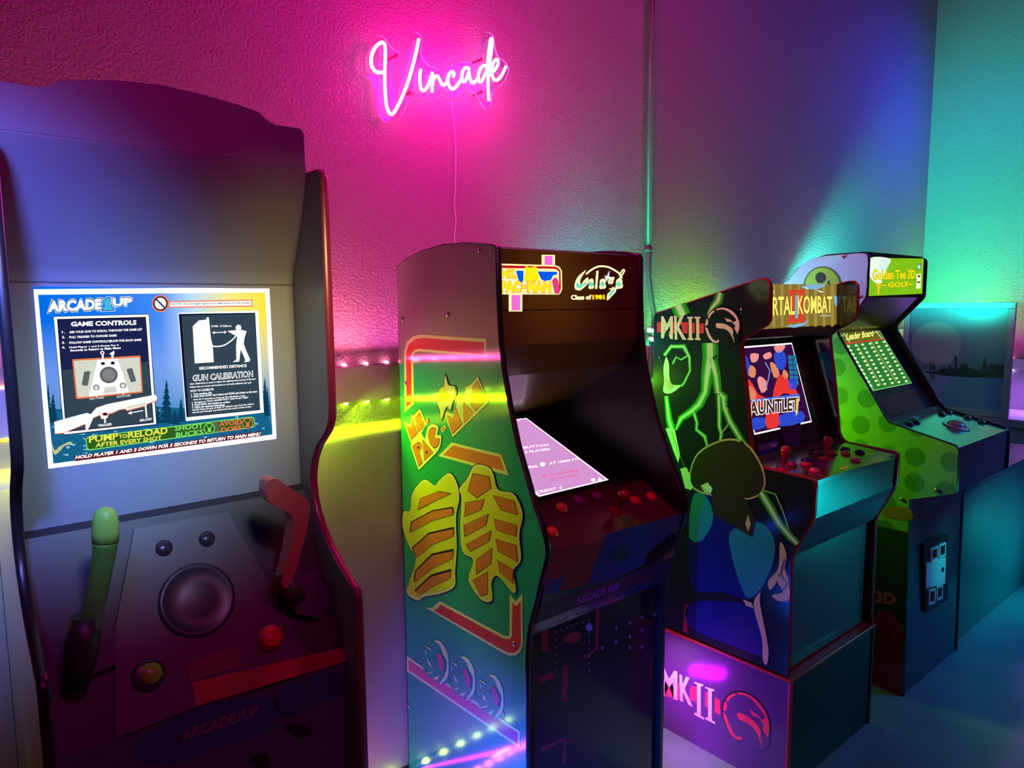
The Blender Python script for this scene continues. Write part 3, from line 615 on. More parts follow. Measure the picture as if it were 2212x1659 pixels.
# bottom banners
S.poly(rounded(ZP([(512, 1310), (1900, 1140), (1915, 1230), (520, 1425)]), 9), GRN, 8); S.poly(rounded(ZP([(520, 1316), (1893, 1150), (1906, 1224), (528, 1415)]), 8), DKG, 9)
S.poly(ZP([(1540, 1190), (1600, 1182), (1620, 1265), (1560, 1275)]), OLV, 10)
S.text('PUMP', zq(540, 1360, 782, 1330, 55), LIME, 11, bold=.03); S.text('TO', zq(785, 1325, 858, 1316, 32), LIME, 11, bold=.03); S.text('RELOAD', zq(862, 1322, 1188, 1284, 55), LIME, 11, bold=.03)
S.text('AFTER EVERY SHOT', zq(595, 1396, 1140, 1334, 36), LIME, 11, bold=.03)
S.text('SHOOT', zq(1248, 1262, 1480, 1238, 42), GRN, 11, bold=.03); S.text('BUCKS', zq(1256, 1316, 1482, 1288, 42), GRN, 11, bold=.03)
S.text('AVOID', zq(1612, 1226, 1798, 1206, 42), ORG, 11, bold=.03); S.text('DOES', zq(1628, 1272, 1795, 1250, 38), ORG, 11, bold=.03)
for c, mt in (((1530, 1240), GRN), ((1845, 1198), ORG)):
    S.ring(z1(*c), 12, 12, mt, 11); S.ring(z1(*c), 10.2, 10.2, DKG, 12)
    S.poly(ZP([(c[0] - 15, c[1] + 30), (c[0] - 8, c[1] - 5), (c[0] + 12, c[1] - 5), (c[0] + 16, c[1] + 28)]), mt, 13)
    for s_ in (-1, 1): S.line(ZP([(c[0] + 2, c[1]), (c[0] + s_ * 18, c[1] - 12), (c[0] + s_ * 22, c[1] - 28)]), 1.6, mt, 13)
S.poly(ZP([(415, 1470), (1955, 1262), (1965, 1302), (425, 1510)]), DKRED, 10)
S.text('HOLD PLAYER 1 AND 2 DOWN FOR 5 SECONDS TO RETURN TO MAIN MENU', zq(425, 1494, 1955, 1298, 28), SB, 11, bold=.04, shear=.25)
S.sm(ZP([(230, 1350), (260, 1420), (300, 1390), (380, 1350), (405, 1370), (340, 1385), (300, 1430), (255, 1455)]), E_('reed', 190, 195, 150), 4)
mb.build('screen', t1)
# ---- control panel
PUR = mat('grey_plastic', (.05, .04, .05), .45)
cp = [(1.258, .692), (1.412, 1.012)]
sheet('control_panel', t1, [(1.252, .672), (1.258, .692), (1.412, 1.012), (1.432, 1.02)], xi, xo, mat('control_panel_plastic', (.018, .014, .018), .5))
K = Art(MB(), *plane_of(cp, .36), .0004)
def z2(x, y): return (x / 2.517, 1000 + y / 2.517)
def raised(name, pts, mt, h=.008, parent=t1, A=K, bevel=.0015):
    mb = MB(); P = [A.q(*p) for p in pts]; mb.prism(P, A.N * h, mt); return mb.build(name, parent, bevel=bevel)
raised('centre_plate', [z2(*p) for p in [(725, 365), (1230, 275), (1430, 620), (1640, 1000), (1760, 1100), (1050, 1330), (620, 1500), (620, 900)]], PUR, .012)
def knob(name, c, r, prof, mt, A=K, parent=t1, base=0):
    o = A.q(*c) + A.N * base; mb = MB(); mb.lathe(o, A.N, prof, mt); return mb.build(name, parent)
knob('centre_dome', z2(1063, 750), 0, [(.0001, 0), (.0665, 0), (.0665, .004), (.060, .007), (.056, .004), (.03, .008), (.0001, .010)], mat('dark_dome', (.03, .03, .04), .35), base=.012)
for c in ((883, 470), (1115, 420)): knob('round_button', z2(*c), 0, [(.0001, 0), (.0145, 0), (.0145, .003), (.0001, .004)], mat('dark_button', (.03, .02, .03), .3), base=.012)
g = knob('start_button', z2(797, 1158), 0, [(.0001, 0), (.0265, 0), (.0265, .005), (.020, .008), (.0001, .008)], mat('button_ring', (.04, .03, .03), .3), base=.012)
mb = MB(); mb.lathe(K.q(*z2(807, 1148)) + K.N * .018, K.N, [(.0001, 0), (.0175, 0), (.0175, .006), (.015, .009), (.0001, .010)], mat('green_button', (.22, .75, .03), .3)); mb.build('button_cap', g)
g = knob('start_button', z2(1455, 955), 0, [(.0001, 0), (.0235, 0), (.0235, .005), (.019, .008), (.0001, .008)], mat('red_ring', (.25, .02, .02), .3), base=.012)
mb = MB(); mb.lathe(K.q(*z2(1455, 955)) + K.N * .018, K.N, [(.0001, 0), (.0175, 0), (.0175, .006), (.015, .009), (.0001, .010)], mat('red_button', (.7, .02, .02), .3)); mb.build('button_cap', g)
raised('label_plate', [z2(*p) for p in [(995, 1080), (1280, 1000), (1300, 1110), (1020, 1190)]], mat('brown_label', (.10, .03, .02), .4), .015)
raised('label_plate', [z2(*p) for p in [(1035, 1195), (1880, 1000), (1885, 1075), (1055, 1325)]], mat('red_label', (.30, .03, .01), .45), .0135)
# lower front
LB = mat('dark_blue_art', (.03, .02, .14), .4); LV = mat('dark_violet_art', (.07, .01, .10), .4)
def lower_art(mb):
    A = Art(mb, (.36, 1.25, .5), (0, -1, 0))
    A.poly([(112, 1645), (745, 1428), (750, 1655), (112, 1800)], LV, 1)
    A.sm([z2(*p) for p in [(700, 1580), (900, 1400), (1300, 1280), (1500, 1300), (1480, 1450), (1150, 1560), (900, 1640)]], LB, 2)
    A.sm([z2(*p) for p in [(1500, 1250), (1800, 1130), (1860, 1250), (1700, 1330), (1550, 1380)]], LB, 2)
    A.text('ARCADE1UP', [z2(*p) for p in tq(985, 1515, 1405, 1370, 60)], mat('muted_lettering', (.20, .06, .12), .4), 3, bold=.04)
    for c in ((1610, 1460), (1400, 1620)): A.sm([z2(c[0] + random.uniform(-45, 45) + 60 * math.cos(a), c[1] + 40 * math.sin(a)) for a in (0, 1, 2, 3, 4, 5)], BLACK, 3)
sheet('lower_front_panel', t1, [(1.25, .01), (1.25, .668)], xi, xo, mat('dark_front_laminate', (.05, .01, .06), .45), art=lower_art)
sheet('back_panel', t1, [(1.70, .02), (1.70, 1.64)], xi, xo, BLACK)
# guns resting in the holsters of the cabinet
def holster(pts): return raised('holster', [z2(*p) for p in pts], mat('holster_plastic', (.02, .02, .03), .5), .03, bevel=.004)
holster([(360, 960), (610, 930), (620, 1100), (470, 1160), (340, 1080)]); holster([(1540, 640), (1700, 600), (1770, 760), (1700, 850), (1580, 830)])
GN = Art(MB(), (.3, 1.235, .9), (0, -1, 0))
tg = thing('toy_shotgun', GN.q(180, 1420) + V((0, .02, 0)), 'green toy shotgun standing in the left holster of the tall dark cabinet', 'toy gun', 'toy shotguns')
GST = mat('green_gun_plastic', (.10, .42, .06), .35); GCP = mat('bright_green_gun_butt', (.30, .85, .12), .35)
cen = [(228, 1170), (226, 1200), (220, 1240), (212, 1290), (202, 1340), (192, 1380), (185, 1410)]
tilt = lambda p, i, n: GN.q(*p) + V((0, .020 * i / n, 0))
mb = MB(); P = smooth([tuple(tilt(p, i, 6)) for i, p in enumerate(cen)], 3); n = len(P)
mb.tube(P, [.0185 - .003 * math.sin(math.pi * i / (n - 1)) for i in range(n)], GST, 16, flat=.85); mb.build('stock', tg)
capz = [GN.q(228, y) for y in (1171, 1150, 1125, 1108, 1100, 1096)]
mb = MB(); mb.tube(capz, [.0190, .0192, .0188, .016, .011, .004], GCP, 16, flat=.85); mb.build('butt_cap', tg)
mb = MB(); e0 = tilt((185, 1410), 6, 6); mb.tube([e0 + V((.006, 0, .05)), e0, e0 + V((-.012, .012, -.06))], [.022, .024, .020], mat('gun_body', (.03, .06, .03), .4), 12); mb.build('receiver', tg)
tg = thing('toy_shotgun', GN.q(620, 1290) + V((0, .03, 0)), 'pinkish red toy shotgun leaning in the right holster of the tall dark cabinet', 'toy gun', 'toy shotguns')
RG = mat('red_gun_plastic', (.50, .09, .08), .35)
ol = [(577, 1048), (582, 1038), (592, 1034), (605, 1039), (662, 1078), (669, 1086), (670, 1100), (662, 1150), (650, 1195), (638, 1235), (622, 1270), (608, 1262), (618, 1225), (628, 1180), (634, 1130), (628, 1112), (600, 1096), (577, 1078)]
mb = MB(); mb.prism([GN.q(*p) for p in smooth(ol, 2, True)], (0, .036, 0), RG); mb.build('stock', tg, bevel=.006)
mb = MB(); e0 = GN.q(622, 1262) + V((0, .018, 0)); mb.tube([e0 + V((-.002, 0, .02)), e0, e0 + V((.026, .010, -.045))], [.016, .018, .019], mat('red_gun_body', (.08, .02, .02), .4), 12); mb.build('receiver', tg)

# ================================================================== CABINET 2 : green side
X0, X1 = 1.046, 1.572
t2 = thing('arcade_cabinet', (1.309, 1.5, 0), 'tall arcade cabinet with glossy green side art and red stripes below the neon sign', 'arcade machine', 'arcade cabinets along the wall')
f2 = [(1.739, 1.505), (1.70, 1.521), (1.624, 1.538), (1.526, 1.549), (1.426, 1.549), (1.352, 1.542), (1.303, 1.533), (1.297, 1.523), (1.296, 1.423), (1.290, 1.320), (1.279, 1.245), (1.259, 1.168), (1.229, 1.073), (1.195, .999), (1.171, .943), (1.149, .906), (1.133, .870), (1.129, .848), (1.133, .825), (1.145, .790), (1.170, .706), (1.187, .660), (1.196, .617), (1.200, .56), (1.200, 0), (1.739, 0)]
p2 = orient(f2)
TURQ = mat('turquoise_vinyl', (.006, .34, .30), .10, coat=.8, spec=.6)
YEL = mat('yellow_print', (.85, .72, .03), .12, coat=.7); CRM = mat('cream_print', (.88, .78, .45), .12, coat=.7); ORGP = mat('orange_print', (.80, .20, .04), .12, coat=.7)
REDP = mat('red_print', (.80, .05, .07), .12, coat=.7); BLKP = mat('black_print', (.01, .01, .01), .12, coat=.7); PNKP = mat('rose_print', (.75, .12, .30), .12, coat=.7)
GRYP = mat('grey_print', (.26, .22, .25), .12, coat=.8)
def z5(x, y): return (850 + x / 5.53, 1000 + y / 5.53)
def z6(x, y): return (850 + x / 6.381, 780 + y / 6.381)
def z7(x, y): return (860 + x / 4.607, 1260 + y / 4.607)
def z4(x, y): return (840 + x / 2.861, 520 + y / 2.861)
def side_art(mb):
    A = Art(mb, (X0, 1.4, 1), (-1, 0, 0), .00022)
    # plain grey top of the side
    A.poly([(858, 574), (880, 558), (905, 545), (950, 532), (1000, 526), (1040, 529), (1070, 536), (1071, 635), (1077, 737), (1081, 778), (861, 786)], GRYP, 1)
    # corner stripe
    def band(outer, inner, a, b, c=BLKP):
        A.poly(outer, c, a); A.poly(inner, b, a + 1)
    A.poly([z4(*p) for p in [(603, 607), (200, 580), (150, 590), (112, 625), (95, 680), (98, 1062), (155, 1010), (152, 700), (165, 688), (185, 684), (600, 716)]], CRM, 2)
    A.poly([z4(*p) for p in [(590, 628), (205, 600), (160, 610), (125, 640), (108, 690), (110, 1030), (142, 1000), (138, 715), (145, 690), (165, 672), (190, 668), (590, 702)]], REDP, 3)
    # name lettering : outline plates then letters
    def plate(pts, inner=None, L=4, f=z6):
        P = [f(*p) for p in pts]; A.poly([f(*p) for p in pts], CRM, L)
    edge = [(133, 825), (238, 868), (248, 715), (268, 748), (370, 650), (440, 815), (495, 830), (475, 870), (450, 880), (388, 990), (440, 1075), (480, 900), (540, 862), (610, 880), (632, 915), (610, 1015), (672, 1022), (668, 1130), (640, 1215), (600, 1270), (350, 1515), (232, 1170), (245, 1150)]
    A.poly([z6(*p) for p in edge], BLKP, 4); c = (400, 1080); A.poly([z6(c[0] + (x - c[0]) * .975, c[1] + (y - c[1]) * .98) for x, y in edge], CRM, 5)
    e2 = [(706, 738), (725, 690), (820, 730), (850, 690), (880, 540), (985, 500), (1000, 350), (1066, 320), (1175, 210), (1320, 570), (815, 1060)]
    A.poly([z6(*p) for p in e2], BLKP, 4); c = (980, 700); A.poly([z6(c[0] + (x - c[0]) * .975, c[1] + (y - c[1]) * .98) for x, y in e2], CRM, 5)
    def letter(pts, L=6):
        P = [z6(*p) for p in pts]; A.poly(P, BLKP, L); cx = sum(p[0] for p in P) / len(P); cy = sum(p[1] for p in P) / len(P)
        A.poly([(cx + (x - cx) * .93, cy + (y - cy) * .94) for x, y in P], ORGP, L + 1)
    letter([(178, 890), (248, 915), (262, 790), (338, 1000), (250, 1088)])                       # M
    letter([(292, 800), (365, 705), (400, 790), (385, 820), (420, 825), (430, 880), (400, 940), (345, 985), (310, 880), (330, 870)])   # S
    A.ring(z6(470, 825), 4.2, 5.6, BLKP, 6); A.ring(z6(470, 825), 3.5, 4.9, ORGP, 7)
    A.ring(z6(328, 822), 1.8, 2.4, BLKP, 8); A.ring(z6(388, 872), 1.8, 2.4, BLKP, 8)
    letter([(262, 1178), (340, 1112), (385, 1130), (400, 1190), (365, 1260), (410, 1400), (355, 1455)])        # P
    A.ring(z6(349, 1188), 2, 2.8, BLKP, 8)
    letter([(402, 1070), (552, 1262), (430, 1375)]); A.ring(z6(465, 1258), 2, 3, BLKP, 8)                        # A
    letter([(560, 912), (600, 930), (568, 1052), (645, 1065), (632, 1150), (600, 1195), (560, 1200), (510, 1140), (482, 1040), (492, 960), (520, 920)])   # C
    A.poly([z6(*p) for p in [(655, 935), (712, 878), (735, 918), (680, 985)]], CRM, 5); A.poly([z6(*p) for p in [(668, 940), (708, 900), (720, 922), (684, 962)]], ORGP, 6)
    letter([(735, 740), (828, 788), (858, 620), (958, 870), (820, 1005)])                         # M
    letter([(960, 540), (1112, 712), (975, 862)]); A.ring(z6(1012, 712), 2, 3, BLKP, 8)           # A
    letter([(1040, 560), (1075, 600), (1070, 480), (1098, 345), (1165, 262), (1285, 545), (1130, 695)])         # N
    # generic flourish where the small figure sat
    A.sm([z6(*p) for p in [(600, 560), (640, 480), (700, 330), (722, 170), (775, 320), (860, 340), (880, 440), (830, 560), (800, 690), (740, 640), (665, 830), (640, 700)]], BLKP, 8)
    A.sm([z6(*p) for p in [(610, 560), (650, 480), (705, 350), (722, 200), (765, 330), (840, 350), (860, 440), (820, 550), (790, 670), (740, 625), (668, 790), (650, 690)]], CRM, 9)
    A.sm([z6(*p) for p in [(640, 400), (700, 360), (760, 420), (770, 520), (690, 560), (640, 500)]], YEL, 10)
    # slanted orange bar
    A.poly([z6(*p) for p in [(622, 1308), (805, 1120), (1490, 1285), (1595, 1578)]], CRM, 4); A.poly([z6(*p) for p in [(690, 1292), (825, 1160), (1470, 1322), (1540, 1515)]], ORGP, 5)
    # two plain abstract shapes in the place of the figures : splashes with brush stripes
    def splash(pts, f, L=8):
        P = [f(*p) for p in smooth(pts, 4, True)]; cx = sum(p[0] for p in P) / len(P); cy = sum(p[1] for p in P) / len(P)
        for k, mt in ((1.0, BLKP), (.98, CRM), (.935, YEL)):
            A.poly([(cx + (x - cx) * k, cy + (y - cy) * (k if k == 1 else (k + .01))) for x, y in P], mt, L); L += 1
    splash([(370, 190), (500, 260), (560, 200), (680, 110), (770, 230), (800, 420), (760, 640), (770, 1000), (750, 1300), (740, 1480), (560, 1570), (380, 1600), (290, 1650), (160, 1560), (200, 1400), (270, 1150), (180, 980), (110, 760), (120, 580), (200, 560), (230, 350)], z5, 8)
    splash([(990, 10), (1180, 70), (1260, 310), (1450, 360), (1560, 600), (1520, 850), (1540, 1150), (1450, 1290), (1480, 1500), (1440, 1550), (1260, 1350), (1180, 1440), (1190, 1640), (1060, 1640), (900, 1400), (960, 1160), (830, 1060), (800, 780), (815, 420), (790, 300), (880, 180)], z5, 12)
    for pts in ([(330, 420), (560, 330), (700, 360), (470, 470), (300, 560)], [(220, 700), (480, 560), (720, 520), (730, 600), (460, 680), (200, 830)], [(230, 1010), (430, 830), (730, 760), (730, 850), (470, 960), (280, 1120)], [(270, 1280), (470, 1080), (730, 1020), (720, 1110), (480, 1230), (250, 1420)], [(260, 1520), (460, 1330), (700, 1260), (690, 1340), (480, 1450), (310, 1570)]):
        A.poly([z5(*p) for p in pts], BLKP, 16); cx = sum(p[0] for p in pts) / 5; cy = sum(p[1] for p in pts) / 5; A.poly([z5(cx + (x - cx) * .96, cy + (y - cy) * .93) for x, y in pts], ORGP, 17)
    for pts in ([(960, 120), (1160, 160), (1180, 300), (1010, 420), (900, 330)], [(870, 470), (1100, 430), (1060, 560), (860, 640)], [(1200, 380), (1460, 450), (1500, 620), (1290, 560)], [(850, 740), (1150, 600), (1120, 740), (860, 880)], [(1210, 660), (1490, 740), (1480, 880), (1240, 800)], [(880, 970), (1180, 800), (1160, 930), (930, 1060)],
                [(1230, 900), (1480, 980), (1500, 1180), (1260, 1050)], [(1000, 1150), (1190, 1010), (1180, 1200), (1000, 1330)], [(1250, 1150), (1450, 1270), (1440, 1440), (1280, 1300)], [(960, 1400), (1140, 1290), (1140, 1560), (1050, 1590)]):
        A.poly([z5(*p) for p in pts], BLKP, 16); n = len(pts); cx = sum(p[0] for p in pts) / n; cy = sum(p[1] for p in pts) / n; A.poly([z5(cx + (x - cx) * .94, cy + (y - cy) * .94) for x, y in pts], ORGP, 17)
    # V-shaped red band
    A.sm([z7(*p) for p in [(275, 240), (340, 245), (415, 175), (1060, 520), (1100, 525), (1112, 500), (1113, 108), (1172, 182), (1240, 100), (1245, 600), (1225, 670), (1180, 715), (1110, 722), (1040, 690)]], CRM, 4, 1)
    A.poly([z7(*p) for p in [(360, 270), (400, 245), (425, 208), (1050, 548), (1110, 555), (1135, 530), (1142, 190), (1172, 228), (1222, 180), (1225, 600), (1200, 655), (1160, 690), (1100, 690), (1020, 650)]], REDP, 5)
    # lower diagonal stripe
    A.poly([z7(*p) for p in [(90, 722), (280, 850), (520, 1010), (800, 1190), (1215, 1470), (1215, 1640), (1120, 1580), (88, 872)]], CRM, 4)
    A.poly([z7(*p) for p in [(108, 762), (290, 885), (520, 1040), (790, 1215), (1195, 1488), (1195, 1600), (1130, 1555), (106, 858)]], PNKP, 5)
    # three small abstract crescents with shards
    for dx, dy in ((0, 0), (262, 160), (545, 340)):
        g = lambda L: [z7(x + dx, y + dy) for x, y in L]
        A.sm(g([(255, 850), (300, 780), (380, 740), (480, 900), (520, 960), (480, 1000), (400, 980), (320, 930)]), TURQ, 6)
        A.sm(g([(365, 570), (430, 580), (490, 680), (508, 800), (500, 920), (430, 1005), (425, 985), (475, 900), (490, 780), (450, 700), (420, 620)]), CRM, 7)
        A.poly(g([(385, 700), (425, 690), (470, 800), (455, 880), (420, 850)]), PNKP, 8)
        for q in ([(285, 895), (362, 868), (330, 900)], [(350, 945), (420, 910), (390, 965)], [(265, 620), (320, 640), (345, 678), (300, 645)], [(278, 650), (290, 690), (278, 715)], [(295, 740), (325, 790), (343, 838), (310, 810)]): A.poly(g(q), CRM, 9)
    for c in ((1035, 540), (967, 680), (870, 690), (1111, 1390), (883, 1524), (876, 828)):
        o = A.q(*c); mb.lathe(o, (-1, 0, 0), [(.0001, .001), (.0065, .001), (.006, .003), (.003, .0042), (.0001, .0044)], CHROME, 14)
panel('side_panel', t2, p2, X0, X0 + TH, TURQ, side_art); panel('side_panel', t2, p2, X1 - TH, X1, BLACK)
molding(t2, p2, X0, X0 + TH, TMOLD); molding(t2, p2, X1 - TH, X1, TMOLD)
xi, xo = X0 + TH, X1 - TH
sheet('top_panel', t2, [(1.73, 1.500), (1.624, 1.532), (1.526, 1.543), (1.426, 1.543), (1.352, 1.536), (1.31, 1.528)], xi, xo, BLACK)
# marquee : dark acrylic with lit logos
def marq2(mb):
    A = Art(mb, *plane_of([(1.300, 1.40), (1.300, 1.528)], 1.3), .0003)
    def f(x, y): return (1070 + x / 6.703, 540 + y / 6.703)
    def F(L): return [f(*p) for p in L]
    def e(n, r, g, b, s=1.0): return emis('sign_' + n, srgb(r, g, b), s)
    CR, PK, YL, BL_, RD, PKF = e('cream', 255, 250, 170, 1.2), e('pink', 245, 110, 220), e('yellow', 255, 240, 20), e('blue', 0, 90, 235), e('red', 200, 15, 25), e('rose', 250, 110, 90)
    A.poly(F([(670, 70), (862, 72), (862, 225), (670, 222)]), CR, 1); A.poly(F([(710, 85), (825, 86), (825, 218), (710, 216)]), PK, 2)
    A.poly(F([(193, 640), (390, 645), (388, 890), (193, 890)]), CR, 1); A.poly(F([(232, 650), (358, 652), (356, 878), (232, 878)]), PK, 2)
    bd = [(65, 198), (860, 222), (920, 240), (960, 300), (965, 560), (945, 615), (920, 645), (70, 642)]
    A.poly(F(bd), CR, 3); A.poly(F([(85, 222), (850, 240), (900, 255), (940, 300), (945, 560), (930, 600), (900, 628), (85, 625)]), RD, 4)
    A.poly(F([(85, 262), (840, 272), (890, 285), (915, 315), (918, 560), (890, 622), (88, 622)]), CR, 5)
    A.sm(F([(290, 300), (400, 300), (400, 420), (385, 485), (330, 440)]), BL_, 6, 1); A.poly(F([(605, 310), (885, 315), (890, 350), (830, 370), (800, 430), (720, 450), (660, 430)]), BL_, 6)
    A.sm(F([(430, 240), (500, 255), (585, 240), (600, 330), (630, 370), (590, 460), (500, 475), (410, 450), (425, 330)]), YL, 7)
    A.sm(F([(815, 440), (860, 400), (900, 440), (915, 520), (925, 620), (860, 630), (830, 540)]), e('magenta', 230, 60, 130), 7)
    for tx, q, b in (('MS.', (80, 410, 300, 412, 130), .03), ('PAC', (80, 612, 360, 612, 160), .05), ('-', (375, 555, 430, 555, 40), .02), ('MAN', (455, 612, 790, 612, 160), .05)):
        A.text(tx, F(tq(*q)), e('rose', 0, 0, 0), 8, bold=b + .03, grow=1.3); A.text(tx, F(tq(*q)), YL, 9, bold=b)
    # second logo
    WY, GN_ = e('warm', 255, 250, 185, 1.25), e('mint', 110, 225, 190)
    A.line(F(smooth([(1310, 350), (1400, 280), (1500, 238), (1620, 245), (1720, 290), (1800, 350), (1830, 410)], 5)), 3.6, WY, 3)
    A.sm(F([(1310, 290), (1200, 380), (1150, 480), (1150, 560), (1200, 585), (1250, 570), (1340, 480), (1340, 400), (1290, 430), (1235, 500), (1225, 440), (1260, 370)]), WY, 3)
    A.sm(F([(1175, 465), (1165, 530), (1200, 555), (1260, 530), (1330, 470), (1280, 480), (1220, 505)]), GN_, 5)
    for tx, q in (('a', (1345, 570, 1425, 560, 150)), ('l', (1440, 565, 1490, 560, 260)), ('a', (1500, 570, 1600, 560, 150)), ('g', (1610, 620, 1720, 610, 220)), ('a', (1735, 570, 1845, 555, 150))):
        A.text(tx, F(tq(*q)), WY, 4, bold=.04, shear=.15); 
    for x in (1380, 1545, 1780): A.sm(F([(x - 25, 480), (x + 30, 475), (x + 25, 520), (x - 20, 525)]), GN_, 5)
    A.sm(F([(1690, 540), (1745, 560), (1735, 610), (1680, 670), (1615, 730), (1620, 640), (1660, 600)]), WY, 4); A.sm(F([(1700, 570), (1722, 580), (1710, 610), (1640, 680), (1640, 640)]), GN_, 5)
    A.line(F(smooth([(1790, 370), (1840, 290), (1865, 300), (1820, 380), (1760, 440)], 4)), 2.6, WY, 4)
    A.poly(F([(1590, 420), (1580, 370), (1610, 385), (1650, 295), (1635, 385), (1690, 400), (1620, 420), (1600, 460)]), emis('sign_white', (1, 1, 1), 1.4), 6)
    A.text('Class of 1981', F(tq(1088, 722, 1580, 718, 72)), e('deep_red', 120, 10, 10), 3, bold=.06, grow=.9); A.text('Class of', F(tq(1088, 722, 1385, 720, 72)), WY, 4, bold=.05); A.text('1981', F(tq(1400, 720, 1580, 718, 72)), YL, 4, bold=.06)
FR2 = mat('tinted_acrylic', (.13, .085, .02), .30, coat=.3)
sheet('marquee', t2, [(1.300, 1.385), (1.300, 1.528)], xi, xo, FR2, art=marq2)
sheet('bezel', t2, [(1.300, 1.383), (1.300, 1.300), (1.36, 1.22), (1.52, 1.13), (1.665, 1.062)], xi, xo, FR2)
# reclined screen
scr = [(1.296, .915), (1.639, 1.047)]
def scr_art(mb):
    A = Art(mb, *plane_of(scr, 1.3), .0003)
    LT = emis('game_white', (1, .97, 1), 1.3); RDT = emis('game_pink', srgb(235, 110, 160), 1)
    mauve = emis('game_mauve', srgb(214, 150, 210), 1.0)
    P0, N0 = plane_of(scr, 0)
    cs = [(1.182, 1.300), (1.430, 1.300), (1.430, 1.635), (1.182, 1.635)]
    def zz(y): return scr[0][1] + (y - scr[0][0]) * (scr[1][1] - scr[0][1]) / (scr[1][0] - scr[0][0])
    A.put([V((x, y, zz(y))) for x, y in [(1.176, 1.296), (1.436, 1.296), (1.436, 1.639), (1.176, 1.639)]], LT, 1)
    A.put([V((x, y, zz(y))) for x, y in cs], mauve, 2)
    def g(x, y): return (840 + x / 2.861, 520 + y / 2.861)
    for tx, q, mt in (('START BUTTON', (700, 1305, 985, 1270, 16, 14), LT), ('2 PLAYERS', (840, 1318, 995, 1296, 16, 14), LT), ('ADDITIONAL', (745, 1425, 925, 1402, 17, 16), LT), ('AT 10000 PTS', (990, 1388, 1178, 1356, 16, 14), LT), ('MS. PAC-MAN TM &', (945, 1466, 1172, 1430, 18, 16), RDT),
                     ('@1981 BMEI', (990, 1490, 1168, 1458, 18, 16), RDT), ('CREDIT  2', (908, 1566, 1070, 1534, 17, 15), LT), ('UP', (790, 1116, 818, 1112, 12), LT)):
        A.text(tx, [g(*p) for p in tq(*q)], mt, 4, bold=.02)
    A.ring(g(950, 1384), 6, 4.5, LT, 4); A.ring(g(1262, 1480), 5, 3.5, LT, 4); A.poly([g(*p) for p in [(1290, 1488), (1300, 1462), (1318, 1482)]], LT, 4)
mb = MB(); mb.prism([(1.170, 1.29, .9127), (1.442, 1.29, .9127), (1.442, 1.645, 1.0493), (1.170, 1.645, 1.0493)], (0, .004, -.0105), BLACK); scr_art(mb); mb.build('screen', t2)
mb = MB()
def szz(y): return scr[0][1] + (y - scr[0][0]) * (scr[1][1] - scr[0][1]) / (scr[1][0] - scr[0][0]) - .001
for xa, xb in ((xi, 1.170), (1.442, xo)):
    mb = MB(); mb.prism([(xa, 1.275, szz(1.275)), (xb, 1.275, szz(1.275)), (xb, 1.665, szz(1.665)), (xa, 1.665, szz(1.665))], (0, .003, -.008), BLACK); mb.build('screen_surround', t2)
# control deck
DK2 = mat('deck_art', (.07, .012, .02), .25, coat=.3); BLU = mat('deck_blue', (.015, .02, .28), .3, coat=.2)
deck = [(1.140, .822), (1.272, .900)]
sheet('control_deck', t2, [(1.138, .816), (1.142, .824), (1.272, .900), (1.290, .906)], xi, xo, DK2)
D = Art(MB(), *plane_of(deck, 1.3), .0004)
BTN = [(.0001, 0), (.0165, 0), (.0165, .003), (.0125, .0045), (.0120, .008), (.0001, .0088)]
for nm, c, col in (('amber', (1213, 1097), (.75, .32, .03)), ('amber', (1193, 1150), (.75, .32, .03)), ('plum', (1249, 1081), (.25, .02, .20)), ('plum', (1290, 1072), (.25, .02, .20)), ('red', (1372, 1082), (.45, .03, .01)), ('red', (1407, 1074), (.3, .03, .02))):
    knob('push_button', c, 0, BTN, mat(nm + '_button', col, .3), A=D, parent=t2)
for c in ((1330, 1105),):
    js = knob('joystick', c, 0, [(.0001, 0), (.018, 0), (.018, .002), (.005, .003), (.005, .035), (.010, .040), (.0165, .050), (.0165, .058), (.011, .067), (.0001, .070)], mat('dark_red_ball', (.25, .01, .01), .2), A=D, parent=t2)
def low2(mb):
    A = Art(mb, *plane_of([(1.139, .815), (1.165, .705)], 1.3), .0004)
    RDD = mat('dull_red_art', (.18, .02, .01), .35)
    g = lambda L: [(1120 + x / 5.53, 1060 + y / 5.53) for x, y in L]
    A.poly(g([(330, 700), (1030, 590), (820, 1110), (520, 1190), (300, 1200)]), RDD, 1)
    A.poly(g([(1040, 520), (1990, 260), (1850, 480), (1530, 760), (1500, 880), (1050, 1080), (830, 1120)]), BLU, 1)
    A.poly(g([(340, 1080), (540, 1030), (500, 1200), (280, 1240)]), BLU, 2)
    A.sm(g([(1080, 800), (1230, 650), (1300, 780), (1180, 840)]), BLKP, 3)
sheet('deck_front', t2, [(1.166, .702), (1.139, .814)], xi, xo, BLACKG, art=low2)
sheet('brand_strip', t2, [(1.186, .655), (1.168, .700)], xi, xo, BLACK, art=lambda mb: Art(mb, *plane_of([(1.186, .655), (1.168, .700)], 1.3), .0004).text('ARCADE 1UP', [(1244, 1290), (1338, 1257), (1338, 1272), (1244, 1307)], mat('violet_lettering', (.22, .03, .55), .4), 2, bold=.04))
